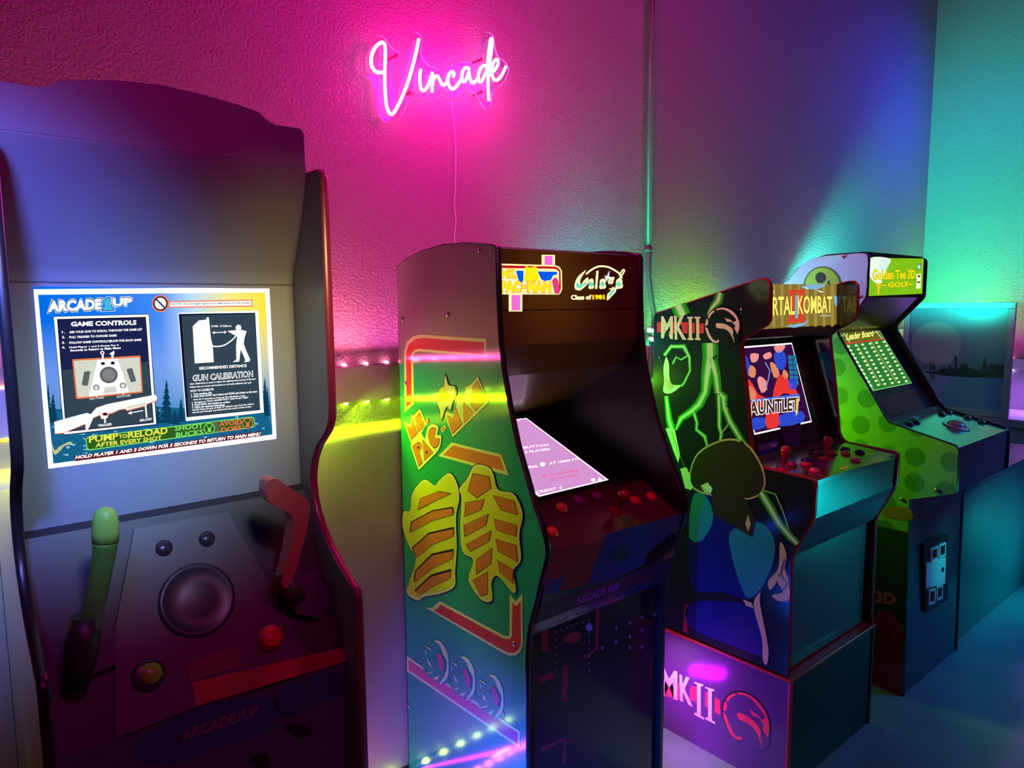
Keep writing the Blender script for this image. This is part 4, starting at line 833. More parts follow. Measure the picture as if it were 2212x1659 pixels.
def maze(mb):
    A = Art(mb, (1.3, 1.214, .3), (0, -1, 0), .0004); MR = mat('maze_red', (.22, .015, .02), .35); DOT = mat('maze_dot', (.25, .18, .25), .4)
    g = lambda x, y: (840 + x / 2.518, 1000 + y / 2.518)
    A.line([g(*p) for p in [(790, 900), (870, 860), (1110, 785), (1135, 800), (1130, 1010), (1060, 1060)]], 8, MR, 1)
    A.line([g(*p) for p in [(845, 880), (848, 1030)]], 14, MR, 1); A.ring(g(1000, 950), 22, 11, MR, 1, rot=-15); A.line([g(*p) for p in [(960, 1100), (955, 1300)]], 12, MR, 1); A.line([g(*p) for p in [(820, 1180), (900, 1150)]], 14, MR, 1); A.line([g(*p) for p in [(830, 1560), (960, 1500), (950, 1640)]], 10, MR, 1)
    for k in range(7): A.ring(g(905 + k * 30, 915 - k * 10), 1.6, 1.8, DOT, 2)
    for k in range(6): A.ring(g(905, 920 + k * 42), 1.6, 1.8, DOT, 2); A.ring(g(1088, 930 + k * 40), 1.6, 1.8, DOT, 2)
    A.ring(g(1088, 892), 7, 9, mat('maze_orb', (.25, .2, .6), .3), 3)
    for x, y in ((1235, 900), (1235, 975), (1310, 870), (1310, 945), (1310, 1005), (1375, 840), (1375, 910), (1375, 1000), (1445, 825), (1160, 1005)): A.poly([g(x - 7, y - 8), g(x + 7, y - 12), g(x + 7, y + 6), g(x - 7, y + 10)], DOT, 2)
sheet('lower_front_panel', t2, [(1.214, .005), (1.214, .610), (1.188, .652)], xi, xo, BLACKG, art=maze)
sheet('back_panel', t2, [(1.725, .02), (1.725, 1.49)], xi, xo, BLACK)

# ================================================================== CABINET 3 : lightning art, on a riser
M0, M1 = 1.803, 2.347
tr = thing('riser', (2.075, 1.3, 0), 'purple-lit black riser box with red edges and dragon emblem under the lightning cabinet', 'riser')
RB = mat('riser_vinyl', (.09, .03, .10), .14, coat=.7, spec=.6)
CRM3 = mat('cream_metallic_print', (.85, .62, .50), .14, coat=.7); RED3 = mat('crimson_print', (.75, .04, .07), .14, coat=.7)
def z8(x, y): return (1390 + x / 2.5175, 1000 + y / 2.5175)
def dragon(A, f, dark, light, L):
    """round dragon emblem, f maps the reading frame 440..690 x 345..640 to the panel"""
    F = lambda L_: [f(*p) for p in L_]
    circ = lambda r: [(568 + 126 * r * math.cos(a), 478 + 134 * r * math.sin(a)) for a in [2 * math.pi * k / 40 for k in range(40)]]
    A.poly(F(circ(1.03)), BLKP, L); A.poly(F(circ(.975)), light, L + 1)
    # dark silhouette : body of the circle with head, jaws and tail
    A.sm(F([(555, 360), (600, 370), (650, 410), (665, 440), (640, 455), (660, 475), (655, 500), (690, 560), (665, 600), (600, 630), (540, 610), (505, 575), (470, 520), (465, 460), (480, 410), (510, 378)]), dark, L + 2)
    A.sm(F([(525, 460), (580, 462), (622, 482), (645, 510), (650, 560), (655, 600), (640, 560), (615, 520), (580, 498), (530, 492)]), light, L + 3)
    A.poly(F([(585, 420), (625, 432), (648, 452), (600, 446)]), light, L + 3); A.poly(F([(530, 395), (560, 385), (590, 400), (560, 405)]), dark, L + 4)
    A.sm(F([(650, 515), (672, 540), (690, 505), (688, 560), (665, 575), (645, 550)]), dark, L + 4); A.ring(f(672, 528), .9, 1.2, light, L + 5)
    A.sm(F([(470, 520), (490, 560), (520, 585), (545, 575), (535, 600), (495, 590), (462, 545)]), light, L + 3)
    for q in ([(505, 372), (520, 352), (528, 375)], [(470, 420), (452, 410), (468, 445)], [(463, 470), (442, 480), (468, 500)], [(495, 545), (500, 575), (515, 550)]): A.poly(F(q), dark, L + 3)
def riser_art(mb):
    A = Art(mb, (M0, 1.2, .2), (-1, 0, 0), .0003)
    F = lambda L: [z8(*p) for p in L]
    for q in ([(60, 1160), (200, 1200), (205, 1290), (60, 1250)], [(255, 1212), (300, 1222), (300, 1300), (250, 1290)], [(335, 1245), (355, 1250), (355, 1330), (335, 1325)], [(388, 1275), (415, 1288), (418, 1370), (388, 1355)]): A.poly(F(q), RED3, 1)
    A.text('M', F([(95, 1105), (185, 1135), (185, 1290), (95, 1262)]), CRM3, 2, bold=.03); A.text('K', F([(196, 1150), (258, 1170), (268, 1325), (200, 1292)]), CRM3, 2, bold=.03)
    for x in (285, 345): A.poly(F([(x - 8, 1190 + (x - 285) * .45), (x + 40, 1205 + (x - 285) * .45), (x + 40, 1215 + (x - 285) * .45), (x + 27, 1212 + (x - 285) * .45), (x + 27, 1375 + (x - 285) * .4), (x + 45, 1385 + (x - 285) * .4), (x + 45, 1397 + (x - 285) * .4), (x - 8, 1368 + (x - 285) * .4), (x - 8, 1358 + (x - 285) * .4), (x + 7, 1360 + (x - 285) * .4), (x + 7, 1203 + (x - 285) * .45), (x - 8, 1198 + (x - 285) * .45)]), CRM3, 2)
    dragon(A, lambda x, y: z8(560 + (x - 568) * 1.03, 1392 + (y - 478) * 1.06 + (x - 568) * .38), RB, RED3, 3)
mb = MB(); mb.box((M0, .943, .0), (M0 + .012, 1.74, .342), RB); riser_art(mb); mb.build('side_panel', tr)
mb = MB(); mb.box((M1 - .012, .943, .0), (M1, 1.74, .342), BLACK); mb.build('side_panel', tr)
mb = MB(); mb.box((M0 + .012, .947, .0), (M1 - .012, .959, .342), BLACK); mb.build('front_panel', tr)
mb = MB(); mb.box((M0 + .012, 1.728, .0), (M1 - .012, 1.74, .342), BLACK); mb.build('back_panel', tr)
mb = MB(); mb.box((M0 - .002, .94, .336), (M1 + .002, 1.742, .346), REDM); mb.build('top_edge', tr, bevel=.002)
mb = MB(); mb.box((M0 - .002, .938, .0), (M0 + .012, .9465, .336), REDM); mb.build('corner_edge', tr, bevel=.002)

t3 = thing('arcade_cabinet', (2.075, 1.4, .349), 'arcade cabinet with lightning side art and dragon emblem, standing on the riser', 'arcade machine', 'arcade cabinets along the wall')
f3 = [(1.441, 1.357), (1.436, 1.366), (1.075, 1.464), (1.058, 1.464), (1.048, 1.454), (1.045, 1.440), (1.044, 1.350), (1.052, 1.338), (1.115, 1.300), (1.127, 1.288), (1.128, 1.270), (1.104, 1.120), (1.090, 1.010), (1.085, .968), (1.075, .948), (1.058, .936), (.905, .928), (.896, .922), (.895, .905), (.896, .830), (.903, .805), (.948, .715), (.953, .69), (.950, .352), (1.441, .352)]
p3 = orient(f3)
MKV = mat('dark_gloss_vinyl', (.012, .016, .018), .13, coat=.8, spec=.6)
BOLT = mat('pale_lightning_print', (.62, .85, .45), .14, coat=.6); GLOW = mat('green_glow_print', (.03, .30, .03), .14, coat=.6); GLOW2 = mat('mid_green_print', (.08, .55, .06), .14, coat=.6)
TEALP = mat('teal_print', (.02, .22, .20), .2, coat=.6); HATP = mat('dark_olive_print', (.035, .03, .012), .2, coat=.5); TANP = mat('tan_print', (.55, .42, .20), .2, coat=.5); NAVP = mat('navy_print', (.01, .015, .12), .2, coat=.6)
def z9(x, y): return (1390 + x / 3.3175, 560 + y / 3.3175)
def mk_art(mb):
    A = Art(mb, (M0, 1.2, 1), (-1, 0, 0), .00025)
    F = lambda L: [z9(*p) for p in L]
    def bolt(pts, wd, f=z9, L=2):
        P = [f(*p) for p in pts]; wd = wd if isinstance(wd, list) else [wd] * len(P)
        A.line(P, [w_ * 2.7 + 1.5 for w_ in wd], GLOW, L); A.line(P, [w_ * 1.7 + .6 for w_ in wd], GLOW2, L + 1); A.line(P, wd, BOLT, L + 2)
    bolt([(552, 240), (535, 300), (490, 350), (462, 400)], [6, 7, 4, 2]); bolt([(250, 330), (285, 405)], [12, 12])
    bolt([(478, 600), (480, 700), (455, 850), (445, 950), (400, 1040), (340, 1095), (270, 1140), (232, 1225)], [13, 12, 9, 7, 7, 6, 5, 1.5])
    bolt([(480, 700), (520, 830), (535, 950), (575, 990), (580, 1060), (620, 1160), (680, 1260), (760, 1400)], [10, 7, 6, 7, 5, 5, 5, 5])
    bolt([(540, 960), (545, 1080), (545, 1200), (560, 1250), (545, 1330)], [4, 3.5, 3.5, 3, 1.5]); bolt([(360, 1095), (385, 1170), (380, 1220), (440, 1270), (465, 1360)], [3, 2.5, 2.5, 3, 1.2]); bolt([(600, 1060), (612, 1180), (560, 1250)], [1.6, 1.4, 1])
    bolt([(150, 690), (200, 625), (290, 625), (330, 700), (335, 800), (290, 890), (270, 910)], [2.5, 3, 4, 2.5, 1.6, 1.6, 2]); bolt([(210, 750), (235, 700), (270, 720), (320, 690)], 1.4)
    A.sm(F([(145, 780), (165, 700), (185, 760), (190, 860), (215, 900), (270, 905), (200, 960), (145, 950), (150, 870)]), BOLT, 5); A.sm(F([(160, 850), (185, 870), (215, 910), (190, 935), (165, 905)]), TANP, 6)
    bolt([(165, 980), (175, 1070), (185, 1150), (210, 1230)], [3, 4, 5, 6]); A.poly(F([(160, 1210), (225, 1215), (265, 1400), (250, 1460), (215, 1370)]), BOLT, 5); A.poly(F([(265, 1500), (310, 1490), (360, 1600), (345, 1655), (300, 1640)]), BOLT, 5)
    A.line(F([(200, 1230), (235, 1330), (300, 1500)]), 1, GLOW2, 6)
    # lettering with bars
    for q in ([(98, 450), (135, 450), (135, 525), (98, 525)], [(180, 452), (230, 452), (230, 530), (195, 530)], [(265, 450), (320, 452), (320, 532), (285, 530)], [(345, 455), (370, 455), (370, 530), (345, 530)], [(400, 460), (435, 460), (435, 530), (400, 530)]): A.poly(F(q), RED3, 3)
    A.text('M', F([(128, 408), (212, 408), (212, 572), (128, 565)]), CRM3, 4, bold=.03); A.text('K', F([(220, 405), (300, 405), (310, 578), (225, 575)]), CRM3, 4, bold=.03)
    for x in (325, 378): A.poly(F([(x - 10, 412), (x + 32, 412), (x + 32, 424), (x + 22, 426), (x + 24, 565), (x + 34, 568), (x + 34, 580), (x - 8, 578), (x - 8, 566), (x + 2, 564), (x, 426), (x - 10, 424)]), CRM3, 4)
    dragon(A, z9, MKV, CRM3, 7)
    # lower half : plain abstract forms, dark disc with tan rim, teal drapery
    G = lambda L: [z8(*p) for p in L]
    A.sm(G([(265, 160), (330, 110), (480, 140), (620, 300), (700, 380), (720, 460), (700, 580), (640, 690), (560, 740), (420, 700), (270, 680), (245, 420)]), NAVP, 2)
    A.sm(G([(560, 330), (650, 330), (712, 420), (705, 540), (640, 680), (570, 735), (520, 640), (480, 500), (470, 380)]), TEALP, 3); A.sm(G([(270, 180), (340, 180), (380, 300), (320, 420), (250, 400)]), TEALP, 3)
    A.sm(G([(250, 60), (300, -60), (440, -130), (560, -110), (640, 0), (665, 100), (640, 170), (560, 200), (480, 170), (380, 180), (270, 140)]), TANP, 4); A.sm(G([(258, 60), (305, -52), (440, -120), (553, -100), (630, 5), (655, 100), (632, 162), (560, 190), (480, 160), (380, 170), (278, 132)]), HATP, 5)
    A.poly(G([(370, 150), (480, 130), (560, 200), (610, 300), (590, 400), (500, 350), (380, 280)]), HATP, 6); A.poly(G([(310, 125), (350, 105), (378, 140), (365, 168), (335, 160)]), BOLT, 7); A.poly(G([(555, 330), (570, 280), (585, 330), (572, 375)]), TANP, 7)
    A.line(G([(310, 125), (365, 168)]), 1, HATP, 8)
    bolt([(640, 160), (690, 240), (740, 330), (800, 400), (840, 440)], [6, 6.5, 6, 6, 5], z8, 8); bolt([(660, 150), (720, 170), (760, 260), (800, 380)], [1, 1, 1, .8], z8, 8)
    A.sm(G([(745, 430), (778, 490), (770, 560), (730, 640), (690, 690), (680, 640), (735, 570)]), TANP, 7); A.sm(G([(730, 640), (760, 560), (790, 640), (795, 740), (740, 750), (700, 720), (760, 700)]), TANP, 7); A.line(G(smooth([(770, 520), (750, 600), (780, 660), (740, 700)], 4)), 2, HATP, 9)
    A.sm(G([(600, 770), (640, 700), (635, 760), (680, 1000), (672, 1095), (650, 1065), (645, 950)]), TANP, 7); A.poly(G([(540, 740), (590, 760), (600, 790), (560, 775)]), TANP, 7)
    A.sm(G([(265, 760), (570, 770), (640, 900), (645, 1045), (500, 1000), (258, 895)]), NAVP, 3)
    A.poly(G([(225, 770), (245, 770), (240, 930), (215, 915)]), mat('maroon_print', (.2, .02, .03), .2, coat=.5), 3)
    for c in ((1602, 668), (1426, 772)):
        mb.lathe(A.q(*c), (-1, 0, 0), [(.0001, .001), (.004, .001), (.0035, .0025), (.0001, .003)], CHROME, 12)
panel('side_panel', t3, p3, M0, M0 + TH, MKV, mk_art); panel('side_panel', t3, p3, M1 - TH, M1, MKV)
molding(t3, p3, M0, M0 + TH, REDM); molding(t3, p3, M1 - TH, M1, REDM)
xi, xo = M0 + TH, M1 - TH
sheet('top_panel', t3, [(1.43, 1.352), (1.12, 1.437)], xi, xo, BLACK)
mq3 = [(1.106, 1.300), (1.112, 1.442)]
FR3 = mat('brown_tinted_bezel', (.05, .035, .03), .28, coat=.3)
def marq3(mb):
    A = Art(mb, *plane_of(mq3, 2), .0003); F = lambda L: [z9(*p) for p in L]
    e = lambda n, r, g, b, s=1.0: emis('sign3_' + n, srgb(r, g, b), s)
    A.poly(F([(780, 175), (1388, 182), (1384, 468), (780, 506)]), e('olive', 150, 125, 50, .8), 1)
    for k in range(10):
        x = 800 + k * 60; A.poly(F([(x, 180), (x + 22, 181), (x + 24, 480), (x + 2, 484)]), e('olive_light', 178, 155, 75, .8), 2)
    A.sm(F([(1180, 182), (1300, 184), (1240, 215), (1130, 205)]), e('ice', 130, 180, 215), 3); A.poly(F([(1010, 480), (1150, 455), (1180, 430), (1160, 470), (1080, 492)]), e('ice', 0, 0, 0), 3); A.poly(F([(1220, 215), (1290, 235), (1270, 240)]), e('white', 235, 240, 235), 4); A.poly(F([(1150, 195), (1185, 210), (1165, 215)]), e('white', 0, 0, 0), 4); A.poly(F([(1360, 255), (1385, 270), (1382, 340), (1368, 320)]), e('ice', 0, 0, 0), 4)
    for q in ([(1030, 220), (1155, 218), (1155, 240), (1030, 242)], [(1042, 240), (1082, 240), (1078, 440), (1040, 440)], [(1105, 240), (1150, 240), (1148, 435), (1105, 438)], [(1030, 432), (1155, 426), (1155, 452), (1030, 458)]): A.poly(F(q), e('red', 215, 70, 45), 5)
    A.poly(F([(1084, 260), (1103, 260), (1103, 420), (1082, 422)]), e('ice', 0, 0, 0), 5)
    for tx, q in (('MORTAL', (805, 415, 1080, 398, 145, 135)), ('KOMBAT', (1100, 396, 1348, 386, 138, 122))):
        A.text(tx, F(tq(*q)), e('brown', 90, 50, 15), 6, bold=.05, grow=.8); A.text(tx, F(tq(*q)), e('gold', 255, 240, 110, 1.05), 7, bold=.025)
    A.text('MIDWAY', F(tq(800, 262, 938, 250, 26)), e('white', 0, 0, 0), 7); A.text('MIDWAY', F(tq(1262, 412, 1338, 410, 12)), e('white', 0, 0, 0), 7)
sheet('marquee', t3, mq3, xi, xo, FR3, art=marq3)
sheet('marquee_underside', t3, [(1.108, 1.297), (1.215, 1.282)], xi, xo, FR3, th=.006)
sb = [(1.119, .945), (1.223, 1.280)]; kk = (sb[1][0] - sb[0][0]) / (sb[1][1] - sb[0][1])
fy = lambda z: sb[0][0] + (z - sb[0][1]) * kk
def scr3(mb):
    A = Art(mb, *plane_of(sb, 2), .0003); F = lambda L: [z9(*p) for p in L]
    e = lambda n, r, g, b, s=1.0: emis('game3_' + n, srgb(r, g, b), s)
    def R(x0, x1, za, zb, mt, L): A.put([V((x0, fy(za), za)), V((x1, fy(za), za)), V((x1, fy(zb), zb)), V((x0, fy(zb), zb))], mt, L)
    R(1.902, 2.249, 1.004, 1.263, e('white', 255, 245, 250, 1.2), 1); R(1.907, 2.244, 1.009, 1.258, e('plum', 52, 14, 62), 2)
    BL, DB, RD, PK_, FL, WH = e('blue', 45, 75, 205), e('dark_blue', 18, 30, 110), e('scarlet', 235, 55, 50), e('pink', 240, 150, 150), e('flesh', 225, 140, 100), e('white', 0, 0, 0)
    for r in range(6):
        for c_ in range(2): A.poly(F([(1030 + c_ * 32 + r * 3, 690 + r * 36), (1058 + c_ * 32 + r * 3, 690 + r * 36), (1060 + c_ * 32 + r * 3, 720 + r * 36), (1032 + c_ * 32 + r * 3, 720 + r * 36)]), e('stone', 30, 120, 165), 3)
    # abstract heroic banners and stones instead of figures
    for q, mt in (([(735, 860), (780, 900), (820, 970), (900, 1010), (880, 1060), (740, 1040)], RD), ([(950, 860), (1000, 830), (1060, 900), (1100, 960), (1080, 980), (1000, 960), (920, 1010)], RD), ([(870, 1120), (950, 1090), (975, 1160), (950, 1205), (880, 1212)], RD), ([(720, 690), (745, 720), (760, 790), (730, 830)], BL), ([(930, 680), (990, 650), (1020, 720), (1000, 790), (950, 780)], BL),
                  ([(760, 680), (820, 680), (810, 730), (770, 740)], PK_), ([(850, 690), (900, 665), (915, 700), (870, 720)], PK_), ([(930, 625), (1010, 618), (990, 660), (950, 670)], PK_), ([(900, 740), (945, 760), (970, 830), (930, 850)], FL), ([(760, 760), (800, 790), (790, 850), (745, 830)], FL), ([(1000, 790), (1030, 820), (1025, 860), (990, 840)], FL), ([(810, 870), (830, 840), (870, 870), (880, 930), (840, 960)], PK_), ([(740, 910), (790, 930), (800, 1010), (745, 1000)], FL),
                  ([(755, 1150), (860, 1135), (865, 1205), (768, 1225)], BL), ([(970, 1120), (1130, 1090), (1140, 1165), (975, 1200)], BL), ([(1030, 870), (1080, 860), (1095, 920), (1050, 940)], BL)):
        A.sm(F(q), mt, 4, 2)
    A.line(F([(865, 740), (900, 800), (885, 880), (870, 930)]), 2.4, e('steel', 130, 150, 220), 5); A.poly(F([(845, 850), (850, 880), (880, 875), (862, 900), (885, 940), (852, 915), (830, 945), (838, 905), (815, 890), (840, 880)]), PK_, 6)
    A.poly(F([(760, 1010), (1110, 965), (1112, 985), (762, 1030)]), e('banner', 70, 110, 225), 5)
    tx = 'GAUNTLET'; gq = (690, 1130, 1105, 1085, 108, 95)
    A.text(tx, F(tq(*gq)), WH, 7, bold=.09, grow=1.6); A.text(tx, F(tq(*gq)), e('sepia', 70, 45, 30), 8, bold=.03); A.poly(F([(1085, 1000), (1105, 1000), (1098, 1100), (1082, 1130)]), e('old_gold', 225, 205, 120), 9); A.poly(F([(752, 1070), (768, 1060), (770, 1120), (762, 1165)]), e('old_gold', 0, 0, 0), 9)
    A.poly(rounded(F([(958, 1165), (1122, 1140), (1124, 1330), (1085, 1365), (1030, 1370)]), 4), mat('violet_reflection', (.10, .02, .22), .25, coat=.5), 2)  # shield-shaped violet reflection painted on the bezel below the screen
    # small instruction card
    A.poly(F([(812, 1325), (955, 1285), (962, 1390), (820, 1422)]), mat('blue_card', (.03, .12, .40), .3), 2); A.poly(F([(815, 1340), (950, 1300), (955, 1330), (900, 1360), (820, 1370)]), mat('pale_card', (.25, .45, .60), .3), 3); A.poly(F([(900, 1330), (950, 1318), (945, 1345), (915, 1350)]), mat('white_card', (.8, .9, .9), .3), 4)
sheet('bezel', t3, [(1.100, .940), (1.119, .945), (1.223, 1.280)], xi, xo, FR3)
mb = MB(); N3 = plane_of(sb, 2)[1]; P3 = [V((x, fy(z), z)) + N3 * .0015 for x, z in ((1.898, 1.0), (2.253, 1.0), (2.253, 1.267), (1.898, 1.267))]; mb.prism([p - N3 * .0012 for p in P3], N3 * .0010, BLACK); scr3_mb = mb
scr3(mb)
for i in range(8, len(mb.v)): mb.v[i] = mb.v[i] + N3 * .0015 if i >= 16 else mb.v[i]
mb.build('screen', t3)
DK3 = mat('red_deck_art', (.10, .02, .035), .2, coat=.5); GRD = mat('green_deck_art', (.05, .07, .03), .2, coat=.5)
def deck3(mb):
    A = Art(mb, *plane_of([(.898, .924), (1.075, .938)], 2), .0003)
    def z(x, y): return (1600 + x / 6.144, 900 + y / 6.144)
    F = lambda L: [z(*p) for p in L]
    A.poly(F([(1180, 780), (1500, 690), (2050, 560), (1950, 540), (1350, 470), (1280, 560), (1150, 690)]), GRD, 1); A.poly(F([(900, 600), (1250, 560), (1200, 720), (1000, 690)]), mat('purple_deck_art', (.10, .01, .12), .2, coat=.5), 2)
    A.line(F([(1010, 765), (1060, 780), (1130, 805)]), 2, TANP, 3); A.line(F([(1590, 600), (1820, 605)]), 1.6, TANP, 3); A.poly(F([(1310, 690), (1420, 655), (1450, 665), (1340, 710)]), ORGP, 2)
sheet('control_deck', t3, [(.896, .924), (1.075, .938), (1.100, .950)], xi, xo, DK3, art=deck3)
D3 = Art(MB(), *plane_of([(.898, .924), (1.075, .938)], 2), .0003)
BT3 = [(.0001, 0), (.0150, 0), (.0150, .003), (.0120, .0045), (.0115, .009), (.0001, .0098)]
def z10(x, y): return (1600 + x / 6.144, 900 + y / 6.144)
for nm, c, col in (('dim_red', (680, 650), (.35, .03, .04)), ('red', (865, 650), (.7, .05, .04)), ('peach', (975, 730), (.85, .45, .18)), ('dim_plum', (1020, 490), (.30, .04, .14)), ('dim_red', (1215, 500), (.35, .03, .04)), ('rose', (1395, 500), (.65, .10, .08)), ('peach', (1520, 582), (.85, .45, .18)), ('dark_blue', (870, 585), (.02, .03, .12)), ('dark_blue', (1390, 445), (.02, .03, .12)), ('dark_blue', (1580, 480), (.02, .03, .12))):
    knob('push_button', z10(*c), 0, BT3, mat(nm + '_knob', col, .25), A=D3, parent=t3)
for c in ((565, 700), (1125, 550)):
    js = knob('joystick', z10(*c), 0, [(.0001, 0), (.021, 0), (.021, .0015), (.0045, .003), (.0045, .012), (.0075, .017), (.0080, .026), (.0095, .036), (.0125, .046), (.0135, .054), (.0115, .062), (.006, .067), (.0001, .068)], mat('red_bat_top', (.50, .02, .03), .22, coat=.3), A=D3, parent=t3)
sheet('deck_front', t3, [(.955, .700), (.912, .790), (.904, .815), (.900, .920)], xi, xo, mat('deck_front_satin', (.03, .05, .05), .3, coat=.4))
sheet('lower_front_panel', t3, [(.972, .353), (.972, .690), (.957, .698)], xi, xo, mat('front_satin', (.025, .035, .04), .25, coat=.5))
sheet('back_panel', t3, [(1.43, .36), (1.43, 1.345)], xi, xo, BLACK)

# ================================================================== CABINET 4 : golf game
G0, G1 = 2.594, 3.128
t4 = thing('arcade_cabinet', (2.861, 1.3, 0), 'green dotted golf arcade cabinet with trackball deck and coin door, furthest right', 'arcade machine', 'arcade cabinets along the wall')
f4 = [(1.50, 1.30), (1.468, 1.40), (1.430, 1.478), (1.394, 1.522), (1.341, 1.556), (1.285, 1.568), (1.145, 1.570), (1.132, 1.562), (1.130, 1.548), (1.130, 1.418), (1.136, 1.406), (1.222, 1.310), (1.230, 1.296), (1.226, 1.278), (1.098, 1.078), (1.050, 1.000), (1.030, .975), (.822, .925), (.810, .912), (.808, .775), (.816, .763), (.950, .716), (.935, 0), (1.50, 0)]
p4 = orient(f4)
DOTM = dotted('green_dotted_vinyl', (.10, .34, .06), (.04, .20, .035), 10.5)
SLV = mat('pale_blue_print', (.48, .60, .66), .25, coat=.5); GBALL = mat('lime_print', (.35, .60, .06), .25, coat=.5); MAR = mat('deep_red_print', (.22, .015, .02), .3, coat=.3)
def z11(x, y): return (1650 + x / 2.765, 500 + y / 2.765)
def golf_art(mb):
    A = Art(mb, (G0, 1.2, 1), (-1, 0, 0), .0003); F = lambda L: [z11(*p) for p in L]
    A.sm(F([(100, 330), (150, 290), (200, 225), (280, 165), (380, 145), (500, 136), (616, 136), (616, 250), (608, 390), (520, 485), (440, 470), (200, 470), (60, 450)]), SLV, 1, 2)
    A.ring(z11(352, 330), 42, 44, mat('dark_olive_ring', (.10, .16, .03), .25), 2); A.ring(z11(350, 322), 37, 38, GBALL, 3); A.ring(z11(340, 276), 11.5, 12, mat('dark_hole', (.04, .04, .02), .3), 4); A.poly(F([(378, 300), (395, 292), (390, 320), (420, 330)]), mat('dark_hole', (0, 0, 0)), 4)
    A.put([V((G0, y, z)) for y, z in [(.948, .60), (1.49, .60), (1.49, .005), (.938, .005)]], mat('dark_green_lower_print', (.012, .04, .02), .3, coat=.3), 1)
    B = lambda L: [(1750 + x / 2.517, 1000 + y / 2.517) for x, y in L]
    A.sm(B([(345, 905), (350, 830), (400, 800), (440, 810), (470, 850), (510, 900), (505, 1000), (500, 1260), (345, 1290)]), MAR, 2); A.text('3D', B(tq(352, 760, 468, 775, 68, 62)), mat('dim_orange_print', (.45, .12, .05), .3), 3, bold=.05)
    A.sm(B([(420, 240), (540, 250), (545, 310), (400, 290)]), mat('brown_gold_print', (.2, .14, .02), .3), 2)
    for c in ((2023, 1058), (1948, 1078), (2072, 1021 + 0), (1822, 556), (1856, 643)):
        if c[0] != 2072: mb.lathe(A.q(*c), (-1, 0, 0), [(.0001, .001), (.006, .001), (.0055, .003), (.0001, .004)], CHROME, 12)
panel('side_panel', t4, p4, G0, G0 + TH, DOTM, golf_art); panel('side_panel', t4, p4, G1 - TH, G1, BLACK)
molding(t4, p4, G0, G0 + TH, mat('green_edging', (.03, .09, .05), .3)); molding(t4, p4, G1 - TH, G1, TMOLD)
xi, xo = G0 + TH, G1 - TH
sheet('top_panel', t4, [(1.43, 1.47), (1.394, 1.515), (1.341, 1.549), (1.285, 1.561), (1.145, 1.563)], xi, xo, BLACK)
mq4 = [(1.134, 1.415), (1.134, 1.565)]
def marq4(mb):
    A = Art(mb, *plane_of(mq4, 2.8), .0003); F = lambda L: [z11(*p) for p in L]
    e = lambda n, r, g, b, s=1.0: emis('sign4_' + n, srgb(r, g, b), s)
    A.poly(F([(630, 158), (955, 162), (946, 372), (626, 386)]), e('grass', 130, 195, 25, 1.0), 1)
    A.sm(F([(632, 160), (752, 162), (740, 210), (700, 290), (665, 305), (630, 260)]), e('sky', 225, 250, 225, 1.1), 2)
    for k in range(120):
        x, y = random.uniform(665, 940), random.uniform(168, 368)
        if x < 760 and y < 300: continue
        A.poly(F([(x, y), (x + 6, y - 4), (x + 3, y + 5)]), e('grass_light', 190, 225, 60) if k % 2 else e('grass_dark', 90, 160, 20), 2)
    for r in range(6):
        for c_ in range(4): A.poly(F([(700 + c_ * 13 - r * 3, 172 + r * 12), (708 + c_ * 13 - r * 3, 170 + r * 12), (704 + c_ * 13 - r * 3, 178 + r * 12)]), e('ball_blue', 120, 190, 240), 3)
    for tx, q in (('Golden Tee 3D', (650, 290, 902, 283, 62, 55)), ('GOLF', (738, 336, 862, 332, 34)), ('-', (700, 325, 732, 325, 7)), ('-', (862, 320, 886, 320, 7))):
        A.text(tx, F(tq(*q)), e('dark', 120, 110, 10), 4, bold=.05, grow=.7); A.text(tx, F(tq(*q)), e('gold', 250, 225, 20, 1.1), 5, bold=.03)
    A.poly(F([(665, 315), (702, 312), (690, 335), (688, 375), (676, 376), (676, 335)]), e('tee', 240, 200, 30), 4); A.ring(z11(683, 300), 8, 4, e('pale', 240, 250, 210, 1.1), 4)
    A.poly(F([(918, 195), (935, 190), (935, 225), (918, 230)]), e('badge_blue', 40, 80, 190), 3); A.poly(F([(925, 195), (935, 212), (925, 228), (917, 212)]), e('pale', 0, 0, 0), 4)
    A.poly(F([(910, 255), (938, 252), (935, 340), (908, 342)]), e('pale', 0, 0, 0), 3); A.poly(F([(914, 262), (934, 262), (924, 278)]), e('black', 15, 15, 10), 4); A.poly(F([(912, 300), (934, 298), (932, 306), (912, 308)]), e('black', 0, 0, 0), 4); A.poly(F([(906, 285), (912, 285), (912, 292), (906, 292)]), e('black', 0, 0, 0), 4)
sheet('marquee', t4, mq4, xi, xo, BLACK, art=marq4)
ODK = mat('olive_bezel', (.05, .055, .015), .3, coat=.3)
sheet('bezel', t4, [(1.140, 1.413), (1.24, 1.300), (1.262, 1.29), (1.288, 1.308)], xi, xo, ODK)
sb4 = [(1.052, .955), (1.282, 1.300)]; k4 = (sb4[1][0] - sb4[0][0]) / (sb4[1][1] - sb4[0][1]); fy4 = lambda z: sb4[0][0] + (z - sb4[0][1]) * k4
